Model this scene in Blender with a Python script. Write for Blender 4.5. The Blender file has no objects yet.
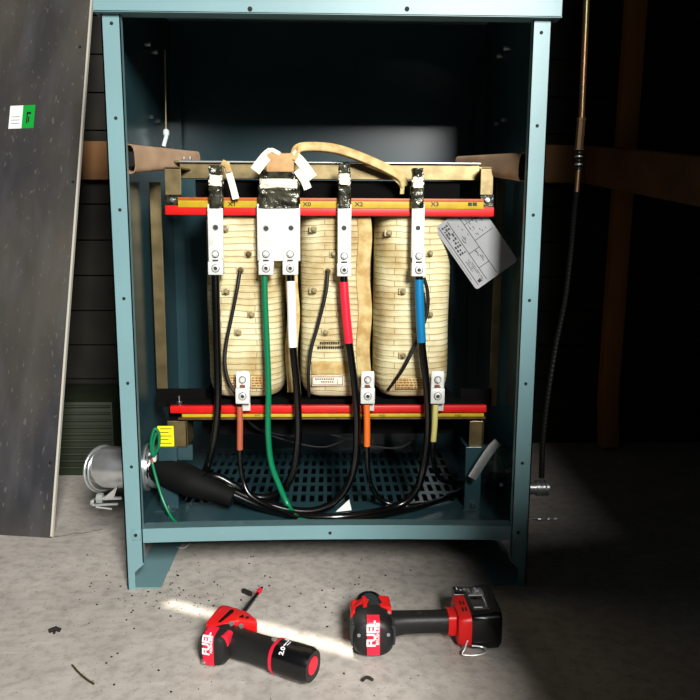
import bpy, bmesh, math, random
from mathutils import Vector, Matrix, noise
random.seed(7)
scene = bpy.context.scene
COL = scene.collection

# ------------------------------------------------------------------ camera
F = 750.0
CAM = Vector((0.0, -1.261, 0.645))
RM = (Matrix.Rotation(math.radians(-1.68), 3, 'Z') @ Matrix.Rotation(math.radians(80.5), 3, 'X')
      @ Matrix.Rotation(math.radians(0.28), 3, 'Z'))
cd = bpy.data.cameras.new('camera')
cam = bpy.data.objects.new('camera', cd)
COL.objects.link(cam)
cam.matrix_world = Matrix.Translation(CAM) @ RM.to_4x4()
cd.sensor_fit = 'HORIZONTAL'
cd.sensor_width = 36
cd.lens = 36 * F / 700
cd.clip_start = 0.02
scene.camera = cam


def P(px, py, Y):
    """point of the place on the upright plane y=Y that the photo shows at px,py"""
    d = RM @ Vector(((px - 350) / F, -(py - 350) / F, -1))
    return CAM + d * ((Y - CAM.y) / d.y)


def G(px, py, z=0.0):
    """the same on the level plane z"""
    d = RM @ Vector(((px - 350) / F, -(py - 350) / F, -1))
    return CAM + d * ((z - CAM.z) / d.z)


V = Vector
Z0 = Vector((0, 0, 1))
PI = math.pi


# ------------------------------------------------------------------ materials
def lin(h):
    if isinstance(h, str):
        h = [int(h[i:i + 2], 16) / 255 for i in (0, 2, 4)]
        h = [c / 12.92 if c <= 0.04045 else ((c + 0.055) / 1.055) ** 2.4 for c in h]
    return tuple(h) + (1,)


def mat(name, color, rough=0.5, metal=0.0, var=0.0, vscale=12, bump=0.0, bscale=60, col2=None, spec=None, coat=0, stretch=None):
    m = bpy.data.materials.new(name)
    m.use_nodes = True
    nt = m.node_tree
    b = nt.nodes['Principled BSDF']
    b.inputs['Base Color'].default_value = lin(color)
    b.inputs['Roughness'].default_value = rough
    b.inputs['Metallic'].default_value = metal
    if spec is not None:
        b.inputs['Specular IOR Level'].default_value = spec
    if coat:
        b.inputs['Coat Weight'].default_value = coat
        b.inputs['Coat Roughness'].default_value = 0.15
    tc = nt.nodes.new('ShaderNodeTexCoord')
    src = tc.outputs['Object']
    if stretch:
        mp = nt.nodes.new('ShaderNodeMapping')
        mp.inputs['Scale'].default_value = stretch
        nt.links.new(src, mp.inputs['Vector'])
        src = mp.outputs['Vector']
    if var or col2:
        n = nt.nodes.new('ShaderNodeTexNoise')
        n.inputs['Scale'].default_value = vscale
        n.inputs['Detail'].default_value = 6
        nt.links.new(src, n.inputs['Vector'])
        r = nt.nodes.new('ShaderNodeValToRGB')
        a = lin(color)
        c2 = lin(col2) if col2 else tuple(c * (1 - var) for c in a[:3]) + (1,)
        r.color_ramp.elements[0].position = 0.38
        r.color_ramp.elements[1].position = 0.62
        r.color_ramp.elements[0].color = c2
        r.color_ramp.elements[1].color = a
        nt.links.new(n.outputs['Fac'], r.inputs['Fac'])
        nt.links.new(r.outputs['Color'], b.inputs['Base Color'])
    if bump:
        n2 = nt.nodes.new('ShaderNodeTexNoise')
        n2.inputs['Scale'].default_value = bscale
        n2.inputs['Detail'].default_value = 4
        nt.links.new(src, n2.inputs['Vector'])
        bp = nt.nodes.new('ShaderNodeBump')
        bp.inputs['Strength'].default_value = bump
        bp.inputs['Distance'].default_value = 0.002
        nt.links.new(n2.outputs['Fac'], bp.inputs['Height'])
        nt.links.new(bp.outputs['Normal'], b.inputs['Normal'])
    return m


M = dict(
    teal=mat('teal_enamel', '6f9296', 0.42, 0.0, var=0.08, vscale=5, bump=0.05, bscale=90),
    teal_shade=mat('teal_enamel_shaded', '2b474d', 0.24, 0.0, var=0.2, vscale=4, bump=0.03, bscale=20),  # same enamel, darkened to carry the shade inside the cabinet
    hole=mat('dark_screw_hole', '0a0a0a', 0.8),
    screw=mat('zinc_screw', 'b8bcbc', 0.3, 1.0),
    galv=mat('galvanized_steel', '8c7c58', 0.38, 0.85, var=0.35, vscale=30, bump=0.1),
    galvb=mat('bright_zinc', 'dfe3e2', 0.3, 0.85, var=0.12, vscale=40),
    lugscrew=mat('plated_lug_screw', 'c9c9c4', 0.4, 0.3),
    alu=mat('aluminium_bar', 'd6d7d2', 0.45, 0.15, var=0.08, vscale=40, bump=0.08, bscale=150),
    lug=mat('tinned_lug', 'dcddd8', 0.4, 0.15, var=0.06, vscale=50),
    lugdk=mat('lug_shadowed_slot', '26241f', 0.6),
    red=mat('red_glass_polyester', 'cf100a', 0.45, var=0.12, vscale=40),
    yellow=mat('yellow_marker_strip', 'bf9f18', 0.5, var=0.15, vscale=50),
    orange=mat('orange_edge', 'b0561c', 0.5, var=0.2, vscale=60),
    ink=mat('black_ink', '0c0c0a', 0.6),
    inkbrown=mat('brown_ink', '7a3a1c', 0.7),
    black=mat('black_cable_jacket', '050505', 0.2, spec=0.7),
    cloth=mat('black_friction_tape', '050505', 0.75, spec=0.2, bump=0.3, bscale=60),
    blackm=mat('matte_black_wire', '0b0a09', 0.6),
    green=mat('green_jacket', '067048', 0.3, bump=0.05),
    redtape=mat('red_phase_tape', 'e8203a', 0.35, bump=0.1, bscale=80),
    bluetape=mat('blue_phase_tape', '0c72a6', 0.3, bump=0.1, bscale=80),
    whitetape=mat('white_phase_tape', 'f4f4f0', 0.4, bump=0.1, bscale=80),
    browntape=mat('brown_phase_tape', 'a8543a', 0.45, bump=0.1, bscale=80),
    orangetape=mat('orange_phase_tape', 'dd6a1e', 0.45, bump=0.1, bscale=80),
    yeltape=mat('pale_yellow_phase_tape', 'c9c070', 0.45, bump=0.1, bscale=80),
    copper=mat('copper_strands', 'd08a6a', 0.35, 0.8),
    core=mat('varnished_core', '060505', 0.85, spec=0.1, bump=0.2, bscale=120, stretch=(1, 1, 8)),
    boltbeige=mat('varnished_bolt', 'a89870', 0.4, 0.2, var=0.5, vscale=120),
    tape=mat('woven_cotton_tape', 'e9e2cc', 0.85, var=0.15, vscale=80, bump=0.5, bscale=300),
    paper=mat('varnished_paper_wrap', 'ab8a4c', 0.6, col2='c9b47a', vscale=45, bump=0.4, bscale=120),
    tan=mat('tan_crepe_block', 'c69a66', 0.7, var=0.2, vscale=60, bump=0.3),
    foil=mat('crumpled_dark_varnish', '4a4a3a', 0.22, 0.35, col2='1c1b14', vscale=70, bump=1.0, bscale=90),
    brown=mat('brown_bolt', '6b5636', 0.5, 0.5, var=0.4, vscale=90),
    spacer=mat('glass_spacer_block', 'c4b585', 0.6, var=0.3, vscale=90),
    tube=mat('tan_fibre_tube', 'b59678', 0.65, var=0.25, vscale=18, bump=0.15),
    sticker=mat('yellow_sticker', 'e6dc10', 0.5),
    white=mat('white_label', 'e8eae6', 0.5),
    greenlab=mat('green_label', '0a9a34', 0.45),
    plate=mat('printed_card', '8e8f91', 0.5, var=0.12, vscale=14),
    panel=mat('dull_steel_sheet', '69645a', 0.34, 0.5, col2='46464a', vscale=3.5, bump=0.05, bscale=40, stretch=(1, 1, 0.4)),
    edge=mat('sheet_edge_glint', 'd8d2c4', 0.4, 0.3),  # pale colour paints the light caught along the sheet's edge
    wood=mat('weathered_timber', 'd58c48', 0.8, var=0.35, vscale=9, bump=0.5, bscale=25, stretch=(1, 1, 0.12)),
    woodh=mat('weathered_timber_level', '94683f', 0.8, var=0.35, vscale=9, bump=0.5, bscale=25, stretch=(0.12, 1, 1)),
    siding=mat('dark_board_wall', '24231a', 0.9, col2='15110b', vscale=6, bump=0.4, bscale=20),
    wallm=mat('dark_stained_boards', '2a211a', 0.9, var=0.4, vscale=5, bump=0.4, bscale=20),
    bin=mat('dark_green_ribbed_metal', '1f2813', 0.6, var=0.3, vscale=12),
    copperpipe=mat('aged_copper_conduit', 'a8765a', 0.35, 0.8, col2='7f7350', vscale=4),
    flex=mat('grey_flexible_conduit', '3c3c3a', 0.3, 0.8),
    redplastic=mat('red_tool_plastic', 'dc1414', 0.38, bump=0.05),
    toolblk=mat('black_tool_rubber', '141414', 0.5, bump=0.15, bscale=200),
    toolgls=mat('black_tool_plastic', '0c0c0e', 0.25),
    toolrib=mat('dark_grey_tool_plastic', '26282a', 0.45),
    toolwht=mat('white_tool_print', 'ececec', 0.45),
    toollabel=mat('red_tool_label', 'd81e38', 0.35),
    bit=mat('black_oxide_steel', '1c1c1e', 0.3, 0.8),
    chip=mat('dark_debris', '17120d', 0.8),
    ghostw=mat('white_plastic', 'e6f2f4', 0.4),
    dark_ground=mat('bounce_cutting_ground', '2a2a2a', 0.9, var=0.3, vscale=30),
    jacket=mat('red_cotton_cloth', 'c01830', 0.8),
)


def concrete():
    m = bpy.data.materials.new('worn_concrete')
    m.use_nodes = True
    nt = m.node_tree
    b = nt.nodes['Principled BSDF']
    b.inputs['Roughness'].default_value = 0.75
    tc = nt.nodes.new('ShaderNodeTexCoord')

    def nz(scale, det=6, rough=0.6, st=None):
        n = nt.nodes.new('ShaderNodeTexNoise')
        n.inputs['Scale'].default_value = scale
        n.inputs['Detail'].default_value = det
        n.inputs['Roughness'].default_value = rough
        if st:
            mp = nt.nodes.new('ShaderNodeMapping')
            mp.inputs['Scale'].default_value = st
            mp.inputs['Rotation'].default_value = (0, 0, 0.3)
            nt.links.new(tc.outputs['Object'], mp.inputs['Vector'])
            nt.links.new(mp.outputs['Vector'], n.inputs['Vector'])
        else:
            nt.links.new(tc.outputs['Object'], n.inputs['Vector'])
        return n.outputs['Fac']

    def ramp(fac, a, b_, c0, c1):
        r = nt.nodes.new('ShaderNodeValToRGB')
        r.color_ramp.elements[0].position = a
        r.color_ramp.elements[1].position = b_
        r.color_ramp.elements[0].color = c0
        r.color_ramp.elements[1].color = c1
        nt.links.new(fac, r.inputs['Fac'])
        return r.outputs['Color']

    def mul(a, c, f=1.0, mode='MULTIPLY'):
        x = nt.nodes.new('ShaderNodeMix')
        x.data_type = 'RGBA'
        x.blend_type = mode
        x.inputs[0].default_value = f
        nt.links.new(a, x.inputs[6])
        nt.links.new(c, x.inputs[7])
        return x.outputs[2]
    w = (1, 1, 1, 1)
    base = ramp(nz(2.2), 0.3, 0.7, lin('b1a9a0'), lin('c8c1b8'))
    c = mul(base, ramp(nz(14), 0.3, 0.65, (0.8, 0.8, 0.8, 1), w))
    c = mul(c, ramp(nz(55, 3), 0.33, 0.55, (0.78, 0.77, 0.75, 1), w))
    c = mul(c, ramp(nz(190, 2), 0.27, 0.36, (0.45, 0.42, 0.38, 1), w))
    c = mul(c, ramp(nz(9, 5, 0.6, (0.5, 3.5, 1)), 0.6, 0.75, (0, 0, 0, 1), (0.12, 0.12, 0.115, 1)), 1, 'ADD')
    nt.links.new(c, b.inputs['Base Color'])
    bp = nt.nodes.new('ShaderNodeBump')
    bp.inputs['Strength'].default_value = 0.35
    bp.inputs['Distance'].default_value = 0.002
    nt.links.new(nz(70, 5), bp.inputs['Height'])
    nt.links.new(bp.outputs['Normal'], b.inputs['Normal'])
    return m


M['concrete'] = concrete()


def coil_mat():
    m = bpy.data.materials.new('varnished_coil_wrap')
    m.use_nodes = True
    nt = m.node_tree
    b = nt.nodes['Principled BSDF']
    b.inputs['Roughness'].default_value = 0.55
    tc = nt.nodes.new('ShaderNodeTexCoord')
    sep = nt.nodes.new('ShaderNodeSeparateXYZ')
    nt.links.new(tc.outputs['Object'], sep.inputs[0])
    comb = nt.nodes.new('ShaderNodeCombineXYZ')
    nt.links.new(sep.outputs['X'], comb.inputs['X'])
    nt.links.new(sep.outputs['Z'], comb.inputs['Y'])
    wn = nt.nodes.new('ShaderNodeTexNoise')
    wn.inputs['Scale'].default_value = 14
    nt.links.new(tc.outputs['Object'], wn.inputs['Vector'])
    add = nt.nodes.new('ShaderNodeMixRGB')
    add.blend_type = 'ADD'
    add.inputs[0].default_value = 0.012
    nt.links.new(comb.outputs[0], add.inputs[1])
    nt.links.new(wn.outputs['Color'], add.inputs[2])
    br = nt.nodes.new('ShaderNodeTexBrick')
    br.inputs['Scale'].default_value = 1.0
    br.inputs['Mortar Size'].default_value = 0.0009
    br.inputs['Mortar Smooth'].default_value = 0.5
    br.inputs['Brick Width'].default_value = 0.13
    br.inputs['Row Height'].default_value = 0.0112
    br.inputs['Color1'].default_value = lin('dcd4ae')
    br.inputs['Color2'].default_value = lin('d0c799')
    br.inputs['Mortar'].default_value = lin('a8946a')
    nt.links.new(add.outputs[0], br.inputs['Vector'])
    n = nt.nodes.new('ShaderNodeTexNoise')
    n.inputs['Scale'].default_value = 13
    n.inputs['Detail'].default_value = 5
    nt.links.new(tc.outputs['Object'], n.inputs['Vector'])
    r = nt.nodes.new('ShaderNodeValToRGB')
    r.color_ramp.elements[0].position = 0.42
    r.color_ramp.elements[0].color = (1, 1, 1, 1)
    r.color_ramp.elements[1].position = 0.72
    r.color_ramp.elements[1].color = lin('b3903c')
    nt.links.new(n.outputs['Fac'], r.inputs['Fac'])
    mx = nt.nodes.new('ShaderNodeMix')
    mx.data_type = 'RGBA'
    mx.blend_type = 'MULTIPLY'
    mx.inputs[0].default_value = 0.85
    nt.links.new(br.outputs['Color'], mx.inputs[6])
    nt.links.new(r.outputs['Color'], mx.inputs[7])
    nt.links.new(mx.outputs[2], b.inputs['Base Color'])
    n3 = nt.nodes.new('ShaderNodeTexNoise')
    n3.inputs['Scale'].default_value = 160
    nt.links.new(tc.outputs['Object'], n3.inputs['Vector'])
    mh = nt.nodes.new('ShaderNodeMath')
    mh.operation = 'MULTIPLY_ADD'
    mh.inputs[1].default_value = 0.5
    nt.links.new(n3.outputs['Fac'], mh.inputs[0])
    nt.links.new(br.outputs['Fac'], mh.inputs[2])
    bp = nt.nodes.new('ShaderNodeBump')
    bp.invert = True
    bp.inputs['Strength'].default_value = 0.6
    bp.inputs['Distance'].default_value = 0.0015
    nt.links.new(mh.outputs[0], bp.inputs['Height'])
    nt.links.new(bp.outputs['Normal'], b.inputs['Normal'])
    return m


M['coil'] = coil_mat()


def scratch(m, col, scale, st, lo, hi, amt):
    nt = m.node_tree
    b = nt.nodes['Principled BSDF']
    src = b.inputs['Base Color'].links[0].from_socket
    tc = nt.nodes.new('ShaderNodeTexCoord')
    mp = nt.nodes.new('ShaderNodeMapping')
    mp.inputs['Scale'].default_value = st
    n = nt.nodes.new('ShaderNodeTexNoise')
    n.inputs['Scale'].default_value = scale
    n.inputs['Detail'].default_value = 3
    nt.links.new(tc.outputs['Object'], mp.inputs['Vector'])
    nt.links.new(mp.outputs['Vector'], n.inputs['Vector'])
    r = nt.nodes.new('ShaderNodeValToRGB')
    r.color_ramp.elements[0].position = lo
    r.color_ramp.elements[0].color = (0, 0, 0, 1)
    r.color_ramp.elements[1].position = hi
    r.color_ramp.elements[1].color = (amt, amt, amt, 1)
    nt.links.new(n.outputs['Fac'], r.inputs['Fac'])
    x = nt.nodes.new('ShaderNodeMix')
    x.data_type = 'RGBA'
    nt.links.new(r.outputs['Color'], x.inputs[0])
    nt.links.new(src, x.inputs[6])
    x.inputs[7].default_value = lin(col)
    nt.links.new(x.outputs[2], b.inputs['Base Color'])


scratch(M['panel'], '8f8c86', 130, (1, 1, .18), .64, .70, .5)
scratch(M['panel'], '77767a', 7, (3, 3, .3), .45, .8, .5)


# ------------------------------------------------------------------ mesh tools
def catmull(pts, n=10):
    pts = [V(p) for p in pts]
    if len(pts) < 3:
        return pts
    q = [2 * pts[0] - pts[1]] + pts + [2 * pts[-1] - pts[-2]]
    out = []
    for i in range(1, len(q) - 2):
        a, b, c, d = q[i - 1:i + 3]
        for k in range(n):
            t = k / n
            out.append(0.5 * ((2 * b) + (c - a) * t + (2 * a - 5 * b + 4 * c - d) * t * t + (3 * b - a - 3 * c + d) * t ** 3))
    out.append(pts[-1])
    return out


class MB:
    def __init__(s):
        s.v, s.f, s.m, s.mats = [], [], [], []

    def mi(s, m):
        if m not in s.mats:
            s.mats.append(m)
        return s.mats.index(m)

    def add(s, verts, faces, m, T=None):
        o = len(s.v)
        s.v += [(T @ V(v)) if T else V(v) for v in verts]
        s.f += [tuple(i + o for i in f) for f in faces]
        s.m += [s.mi(m)] * len(faces)
        return s

    def box(s, lo, hi, m, T=None, bev=0.0):
        lo, hi = [min(a, b) for a, b in zip(lo, hi)], [max(a, b) for a, b in zip(lo, hi)]
        bm = bmesh.new()
        bmesh.ops.create_cube(bm, size=1)
        for v in bm.verts:
            v.co = V([lo[i] + (v.co[i] + .5) * (hi[i] - lo[i]) for i in range(3)])
        if bev:
            bmesh.ops.bevel(bm, geom=bm.edges[:], offset=min(bev, 0.45 * min(hi[i] - lo[i] for i in range(3))), segments=2, profile=0.5, affect='EDGES')
        s.bm(bm, m, T)
        return s

    def bm(s, bm, m, T=None):
        bm.verts.index_update()
        s.add([v.co.copy() for v in bm.verts], [[v.index for v in f.verts] for f in bm.faces], m, T)
        bm.free()

    def tube(s, pts, r, m, seg=12, T=None, cap=True, smooth=0, flat=None):
        """sweep; r a number or a list; flat=(w,h) sweeps a rounded strip instead"""
        pts = catmull(pts, smooth) if smooth else [V(p) for p in pts]
        n = len(pts)
        if not isinstance(r, (list, tuple)):
            rr = [r] * n
        else:
            rr = [r[min(len(r) - 1, int(i * (len(r) - 1) / (n - 1)))] + (r[min(len(r) - 1, int(i * (len(r) - 1) / (n - 1)) + 1)] - r[min(len(r) - 1, int(i * (len(r) - 1) / (n - 1)))]) * ((i * (len(r) - 1) / (n - 1)) % 1) for i in range(n)]
        tan = [(pts[min(i + 1, n - 1)] - pts[max(i - 1, 0)]).normalized() for i in range(n)]
        up = V((0, 1, 0)) if abs(tan[0].y) < 0.9 else V((1, 0, 0))
        u = (up - tan[0] * up.dot(tan[0])).normalized()
        vs = []
        for i in range(n):
            if i:
                q = tan[i - 1].rotation_difference(tan[i])
                u = q @ u
                u = (u - tan[i] * u.dot(tan[i])).normalized()
            w = tan[i].cross(u)
            for k in range(seg):
                a = 2 * PI * k / seg
                if flat:
                    cx, cy = math.cos(a), math.sin(a)
                    e = 0.35
                    vs.append(pts[i] + u * (flat[1] / 2 * math.copysign(abs(cx) ** e, cx)) + w * (flat[0] / 2 * math.copysign(abs(cy) ** e, cy)))
                else:
                    vs.append(pts[i] + (u * math.cos(a) + w * math.sin(a)) * rr[i])
        fs = [(i * seg + k, i * seg + (k + 1) % seg, (i + 1) * seg + (k + 1) % seg, (i + 1) * seg + k) for i in range(n - 1) for k in range(seg)]
        if cap:
            fs += [tuple(reversed(range(seg))), tuple(range((n - 1) * seg, n * seg))]
        s.add(vs, fs, m, T)
        return s

    def cyl(s, a, b, r, m, r2=None, seg=24, T=None):
        return s.tube([a, b], [r, r if r2 is None else r2], m, seg, T)

    def lathe(s, a, d, prof, m, seg=28, T=None):
        """prof: list of (distance along d, radius)"""
        a, d = V(a), V(d).normalized()
        up = V((0, 0, 1)) if abs(d.z) < 0.9 else V((1, 0, 0))
        u = (up - d * up.dot(d)).normalized()
        w = d.cross(u)
        vs = [a + d * t + (u * math.cos(2 * PI * k / seg) + w * math.sin(2 * PI * k / seg)) * r for t, r in prof for k in range(seg)]
        n = len(prof)
        fs = [(i * seg + k, i * seg + (k + 1) % seg, (i + 1) * seg + (k + 1) % seg, (i + 1) * seg + k) for i in range(n - 1) for k in range(seg)]
        fs += [tuple(reversed(range(seg))), tuple(range((n - 1) * seg, n * seg))]
        s.add(vs, fs, m, T)
        return s

    def prism(s, poly, o, ex, ey, d, m, T=None, bev=0.0):
        """polygon (2-D) in the frame o, ex, ey, given the depth vector d"""
        o, ex, ey, d = V(o), V(ex), V(ey), V(d)
        bm = bmesh.new()
        v0 = [bm.verts.new(o + ex * x + ey * y) for x, y in poly]
        v1 = [bm.verts.new(o + ex * x + ey * y + d) for x, y in poly]
        bm.faces.new(v0)
        bm.faces.new(list(reversed(v1)))
        n = len(poly)
        for i in range(n):
            bm.faces.new((v0[i], v1[i], v1[(i + 1) % n], v0[(i + 1) % n]))
        bmesh.ops.recalc_face_normals(bm, faces=bm.faces[:])
        if bev:
            bmesh.ops.bevel(bm, geom=bm.edges[:], offset=bev, segments=2, profile=0.5, affect='EDGES')
        s.bm(bm, m, T)
        return s

    def loft(s, rings, m, T=None):
        seg = len(rings[0])
        n = len(rings)
        vs = [p for r in rings for p in r]
        fs = [(i * seg + k, i * seg + (k + 1) % seg, (i + 1) * seg + (k + 1) % seg, (i + 1) * seg + k) for i in range(n - 1) for k in range(seg)]
        fs += [tuple(reversed(range(seg))), tuple(range((n - 1) * seg, n * seg))]
        s.add(vs, fs, m, T)
        return s

    def build(s, name, parent=None, smooth=True, weld=False):
        me = bpy.data.meshes.new(name)
        inv = parent['_T'] if False else (ROOTS[parent.name] if parent else None)
        me.from_pydata([(inv @ v) if inv else v for v in s.v], [], s.f)
        for m in s.mats:
            me.materials.append(M[m] if isinstance(m, str) else m)
        for p, k in zip(me.polygons, s.m):
            p.material_index = k
        bm = bmesh.new()
        bm.from_mesh(me)
        bmesh.ops.recalc_face_normals(bm, faces=bm.faces[:])
        if smooth:
            for f in bm.faces:
                f.smooth = True
            for e in bm.edges:
                if len(e.link_faces) == 2 and e.calc_face_angle(0) > math.radians(38):
                    e.smooth = False
        bm.to_mesh(me)
        bm.free()
        o = bpy.data.objects.new(name, me)
        COL.objects.link(o)
        if parent:
            o.parent = parent
            ROOTS[o.name] = ROOTS[parent.name]
        else:
            ROOTS[o.name] = Matrix.Identity(4)
        return o


ROOTS = {}


def thing(name, label, cat, loc=(0, 0, 0), rz=0, group=None):
    o = bpy.data.objects.new(name, None)
    o.empty_display_size = 0.05
    COL.objects.link(o)
    o.location = loc
    o.rotation_euler = (0, 0, rz)
    ROOTS[o.name] = (Matrix.Translation(V(loc)) @ Matrix.Rotation(rz, 4, 'Z')).inverted()
    return tag(o, label, cat, group)


def tag(o, label, cat=None, group=None, kind=None):
    o['label'] = label
    if cat:
        o['category'] = cat
    if group:
        o['group'] = group
    if kind:
        o['kind'] = kind
    return o


def struct(o):
    o['kind'] = 'structure'
    return o


def text(name, s, o, ex, ey, size, m, parent, depth=0.0004, shear=0.0, bold=0.0, sx=1.0):
    """raised print: centred on o, reading along ex, upward ey"""
    c = bpy.data.curves.new(name, 'FONT')
    c.body = s
    c.size = size
    c.align_x = 'CENTER'
    c.align_y = 'CENTER'
    c.extrude = depth
    c.shear = shear
    c.offset = bold
    t = bpy.data.objects.new('tmp', c)
    COL.objects.link(t)
    dg = bpy.context.evaluated_depsgraph_get()
    me = bpy.data.meshes.new_from_object(t.evaluated_get(dg))
    bpy.data.objects.remove(t)
    ex, ey = V(ex).normalized(), V(ey).normalized()
    ez = ex.cross(ey)
    mb = MB()
    mb.add([V(o) + ex * v.co.x * sx + ey * v.co.y + ez * v.co.z for v in me.vertices], [list(p.vertices) for p in me.polygons], m)
    bpy.data.meshes.remove(me)
    return mb.build(name, parent, smooth=False)


X, Y_, Z = V((1, 0, 0)), V((0, 1, 0)), V((0, 0, 1))


def hexbolt(mb, c, d, r, h, m='screw'):
    mb.tube([V(c), V(c) + V(d).normalized() * h], r, m, 6)


def boxpx(mb, x0, y0, x1, y1, Ya, Yb, m, bev=0.0):
    """box whose front face (plane y=Ya) is seen at those pixels, running back to Yb"""
    a, b = P(x0, y1, Ya), P(x1, y0, Ya)
    mb.box((a.x, Ya, a.z), (b.x, Yb, b.z), m, bev=bev)
    return a, b


# ------------------------------------------------------------------ the room
mb = MB()
mb.box((-1.85, -1.0, -0.1), (1.38, 0.96, 0), 'concrete')
struct(mb.build('floor', smooth=False))
mb = MB()
mb.box((-4, -6, -0.12), (4, -1.0, -0.01), 'dark_ground')  # unseen outside ground, coloured dark to cut bounced light
struct(mb.build('trim_2', smooth=False))
mb = MB()
for i in range(28):     # lapped boards
    z = i * 0.1
    mb.box((-1.8, 0.9, z), (1.35, 0.93, z + 0.096), 'siding')
mb.box((-1.8, 0.93, 0), (1.35, 0.96, 2.6), 'siding')
struct(mb.build('wall_back', smooth=False))
mb = MB()
mb.box((-1.85, -0.9, 0), (-1.8, 0.96, 2.6), 'wallm')
struct(mb.build('wall_left', smooth=False))
mb = MB()
S0, S1 = G(166, 602.5), G(368, 655)
mb.box((1.35, -1.0, 0), (1.38, 0.96, 2.6), 'wallm')
struct(mb.build('wall_right', smooth=False))
mb = MB()
mb.box((0.57, -1.0, 0), (1.35, -0.95, 2.6), 'wallm')
mb.box((0.34, -1.0, 0), (0.57, -0.95, 0.86), 'wallm')  # unseen low wall, added beside the jamb to shade the lower right
mb.box((-1.85, -1.0, 0), (-1.45, -0.95, 2.6), 'wallm')
mb.box((-1.45, -1.0, 2.15), (0.57, -0.95, 2.6), 'wallm')
struct(mb.build('wall_front_with_blocker', smooth=False))
mb = MB()
SUN = (S0 + S1) / 2 + V((-0.75, -0.35, 6.5))     # sun lamp; a slit added in the unseen ceiling shapes its streak
_k = 2.6 / 6.5
_a, _b = S0.lerp(SUN, _k), S1.lerp(SUN, _k)
_n = (_b - _a).cross(Z0).normalized() * 0.0065
i0, i1, i2, i3 = [(p.x, p.y) for p in (_a + _n, _b + _n * 1.3, _b - _n * 1.3, _a - _n)]
c0, c1, c2, c3 = (-1.85, -1.0), (1.38, -1.0), (1.38, 0.96), (-1.85, 0.96)
for q in ((c0, c1, i1, i0), (c1, c2, i2, i1), (c2, c3, i3, i2), (c3, c0, i0, i3)):
    mb.prism(q, (0, 0, 2.6), V((1, 0, 0)), V((0, 1, 0)), V((0, 0, 0.004)), 'wallm')
struct(mb.build('ceiling', smooth=False))

# timber frame seen beside the cabinet
mb = MB()
a, b = P(595, 145, 0.86), P(595, 183, 0.86)
mb.box((-1.6, 0.86, b.z), (a.x, 0.9, a.z), 'woodh', bev=0.003)
tag(mb.build('wood_girt'), 'level brown timber board crossing the back wall behind the teal cabinet', 'timber')
mb = MB()
p0, p1 = P(640, 0, 0.82), P(603, 400, 0.82)
mb.tube([V((p0.x + 0.01, 0.835, 1.5)), V((p0.x - 0.005, 0.835, p0.z)), V((p1.x + .02, 0.835, p1.z)), V((p1.x + .03, 0.835, 0.01))], 0.03, 'wood', 12, flat=(0.055, 0.04))
tag(mb.build('wood_stud'), 'upright reddish brown timber stud in the dark right of the cabinet', 'timber')
mb = MB()
q0, q1 = P(592, 165, 0.84), P(715, 183, 0.30)
d = (q1 - q0).normalized()
mb.tube([q0, q1], 0.05, 'woodh', 16, flat=(0.105, 0.035))
tag(mb.build('wood_brace'), 'dim broad timber plank running toward the right edge of the photo', 'timber')
# ribbed green bin behind the elbow
mb = MB()
a, b = P(58, 458, 0.62), P(112, 402, 0.62)
mb.box((a.x - .1, 0.62, 0.0), (b.x, 0.85, b.z), 'bin', bev=0.004)
for i in range(12):
    z = b.z - 0.012 - i * 0.018
    if z > 0.02:
        mb.cyl((a.x - .09, 0.62, z), (b.x - .005, 0.62, z), 0.004, 'bin', seg=8)
tag(mb.build('ribbed_bin'), 'dark green ribbed metal box on the floor behind the leaning sheet', 'box')

# ------------------------------------------------------------------ leaning sheet, far left
t = thing('steel_panel', 'large dull grey steel sheet leaning on the wall left of the cabinet', 'panel', G(0, 536))
A = G(52, 538)                       # lower right corner
B = P(92, 0, 0.60)                   # a point up its right edge
upv = (B - A).normalized()
right = V((1, -0.16, 0)).normalized()
right = (right - upv * right.dot(upv)).normalized()
nrm = right.cross(upv)               # toward the viewer
if nrm.y > 0:
    nrm = -nrm
H = 1.62
mb = MB()
mb.prism([(-0.95, 0), (0, 0), (0, H), (-0.95, H)], A, right, upv, -nrm * 0.002, 'panel')
mb.build('sheet', t, smooth=False)
mb = MB()
mb.prism([(-0.004, 0.001), (0.0006, 0.001), (0.0006, H), (-0.004, H)], A + nrm * 0.0006, right, upv, -nrm * 0.007, 'edge')
mb.prism([(-0.95, -0.001), (0.0, -0.001), (0.0, 0.003), (-0.95, 0.003)], A + nrm * 0.0006, right, upv, -nrm * 0.02, 'panel')
tag(mb.build('folded_edge', t, smooth=False), 'folded edge, coloured bright as if lit')


def onpanel(px, py):
    d = RM @ V(((px - 350) / F, -(py - 350) / F, -1))
    k = (A - CAM).dot(nrm) / d.dot(nrm)
    return CAM + d * k


for q in ((80, 47), (73, 182), (50, 463)):
    mb = MB()
    c = onpanel(*q)
    mb.cyl(c - nrm * 0.001, c + nrm * 0.0006, 0.0035, 'hole', seg=14)
    mb.build('screw_hole', t)
mb = MB()
c0, c1 = onpanel(8.5, 129), onpanel(35.5, 105)
e = lambda p: ((p - A).dot(right), (p - A).dot(upv))
(x0, y0), (x1, y1) = e(c0), e(c1)
xm = x0 + (x1 - x0) * 0.52
mb.prism([(x0, y0), (xm, y0), (xm, y1), (x0, y1)], A + nrm * 0.0004, right, upv, nrm * 0.0004, 'white')
mb.prism([(xm, y0), (x1, y0), (x1, y1), (xm, y1)], A + nrm * 0.0004, right, upv, nrm * 0.0004, 'greenlab')
st = tag(mb.build('label_sticker', t, smooth=False), 'sticker, half white and half green')
mb = MB()
for i in range(3):
    mb.prism([(x0 + .006, y0 + .012 + .008 * i), (xm - .006, y0 + .012 + .008 * i), (xm - .006, y0 + .013 + .008 * i), (x0 + .006, y0 + .013 + .008 * i)], A + nrm * 0.0009, right, upv, nrm * 0.0003, 'ink')
w_ = x1 - xm
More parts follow.
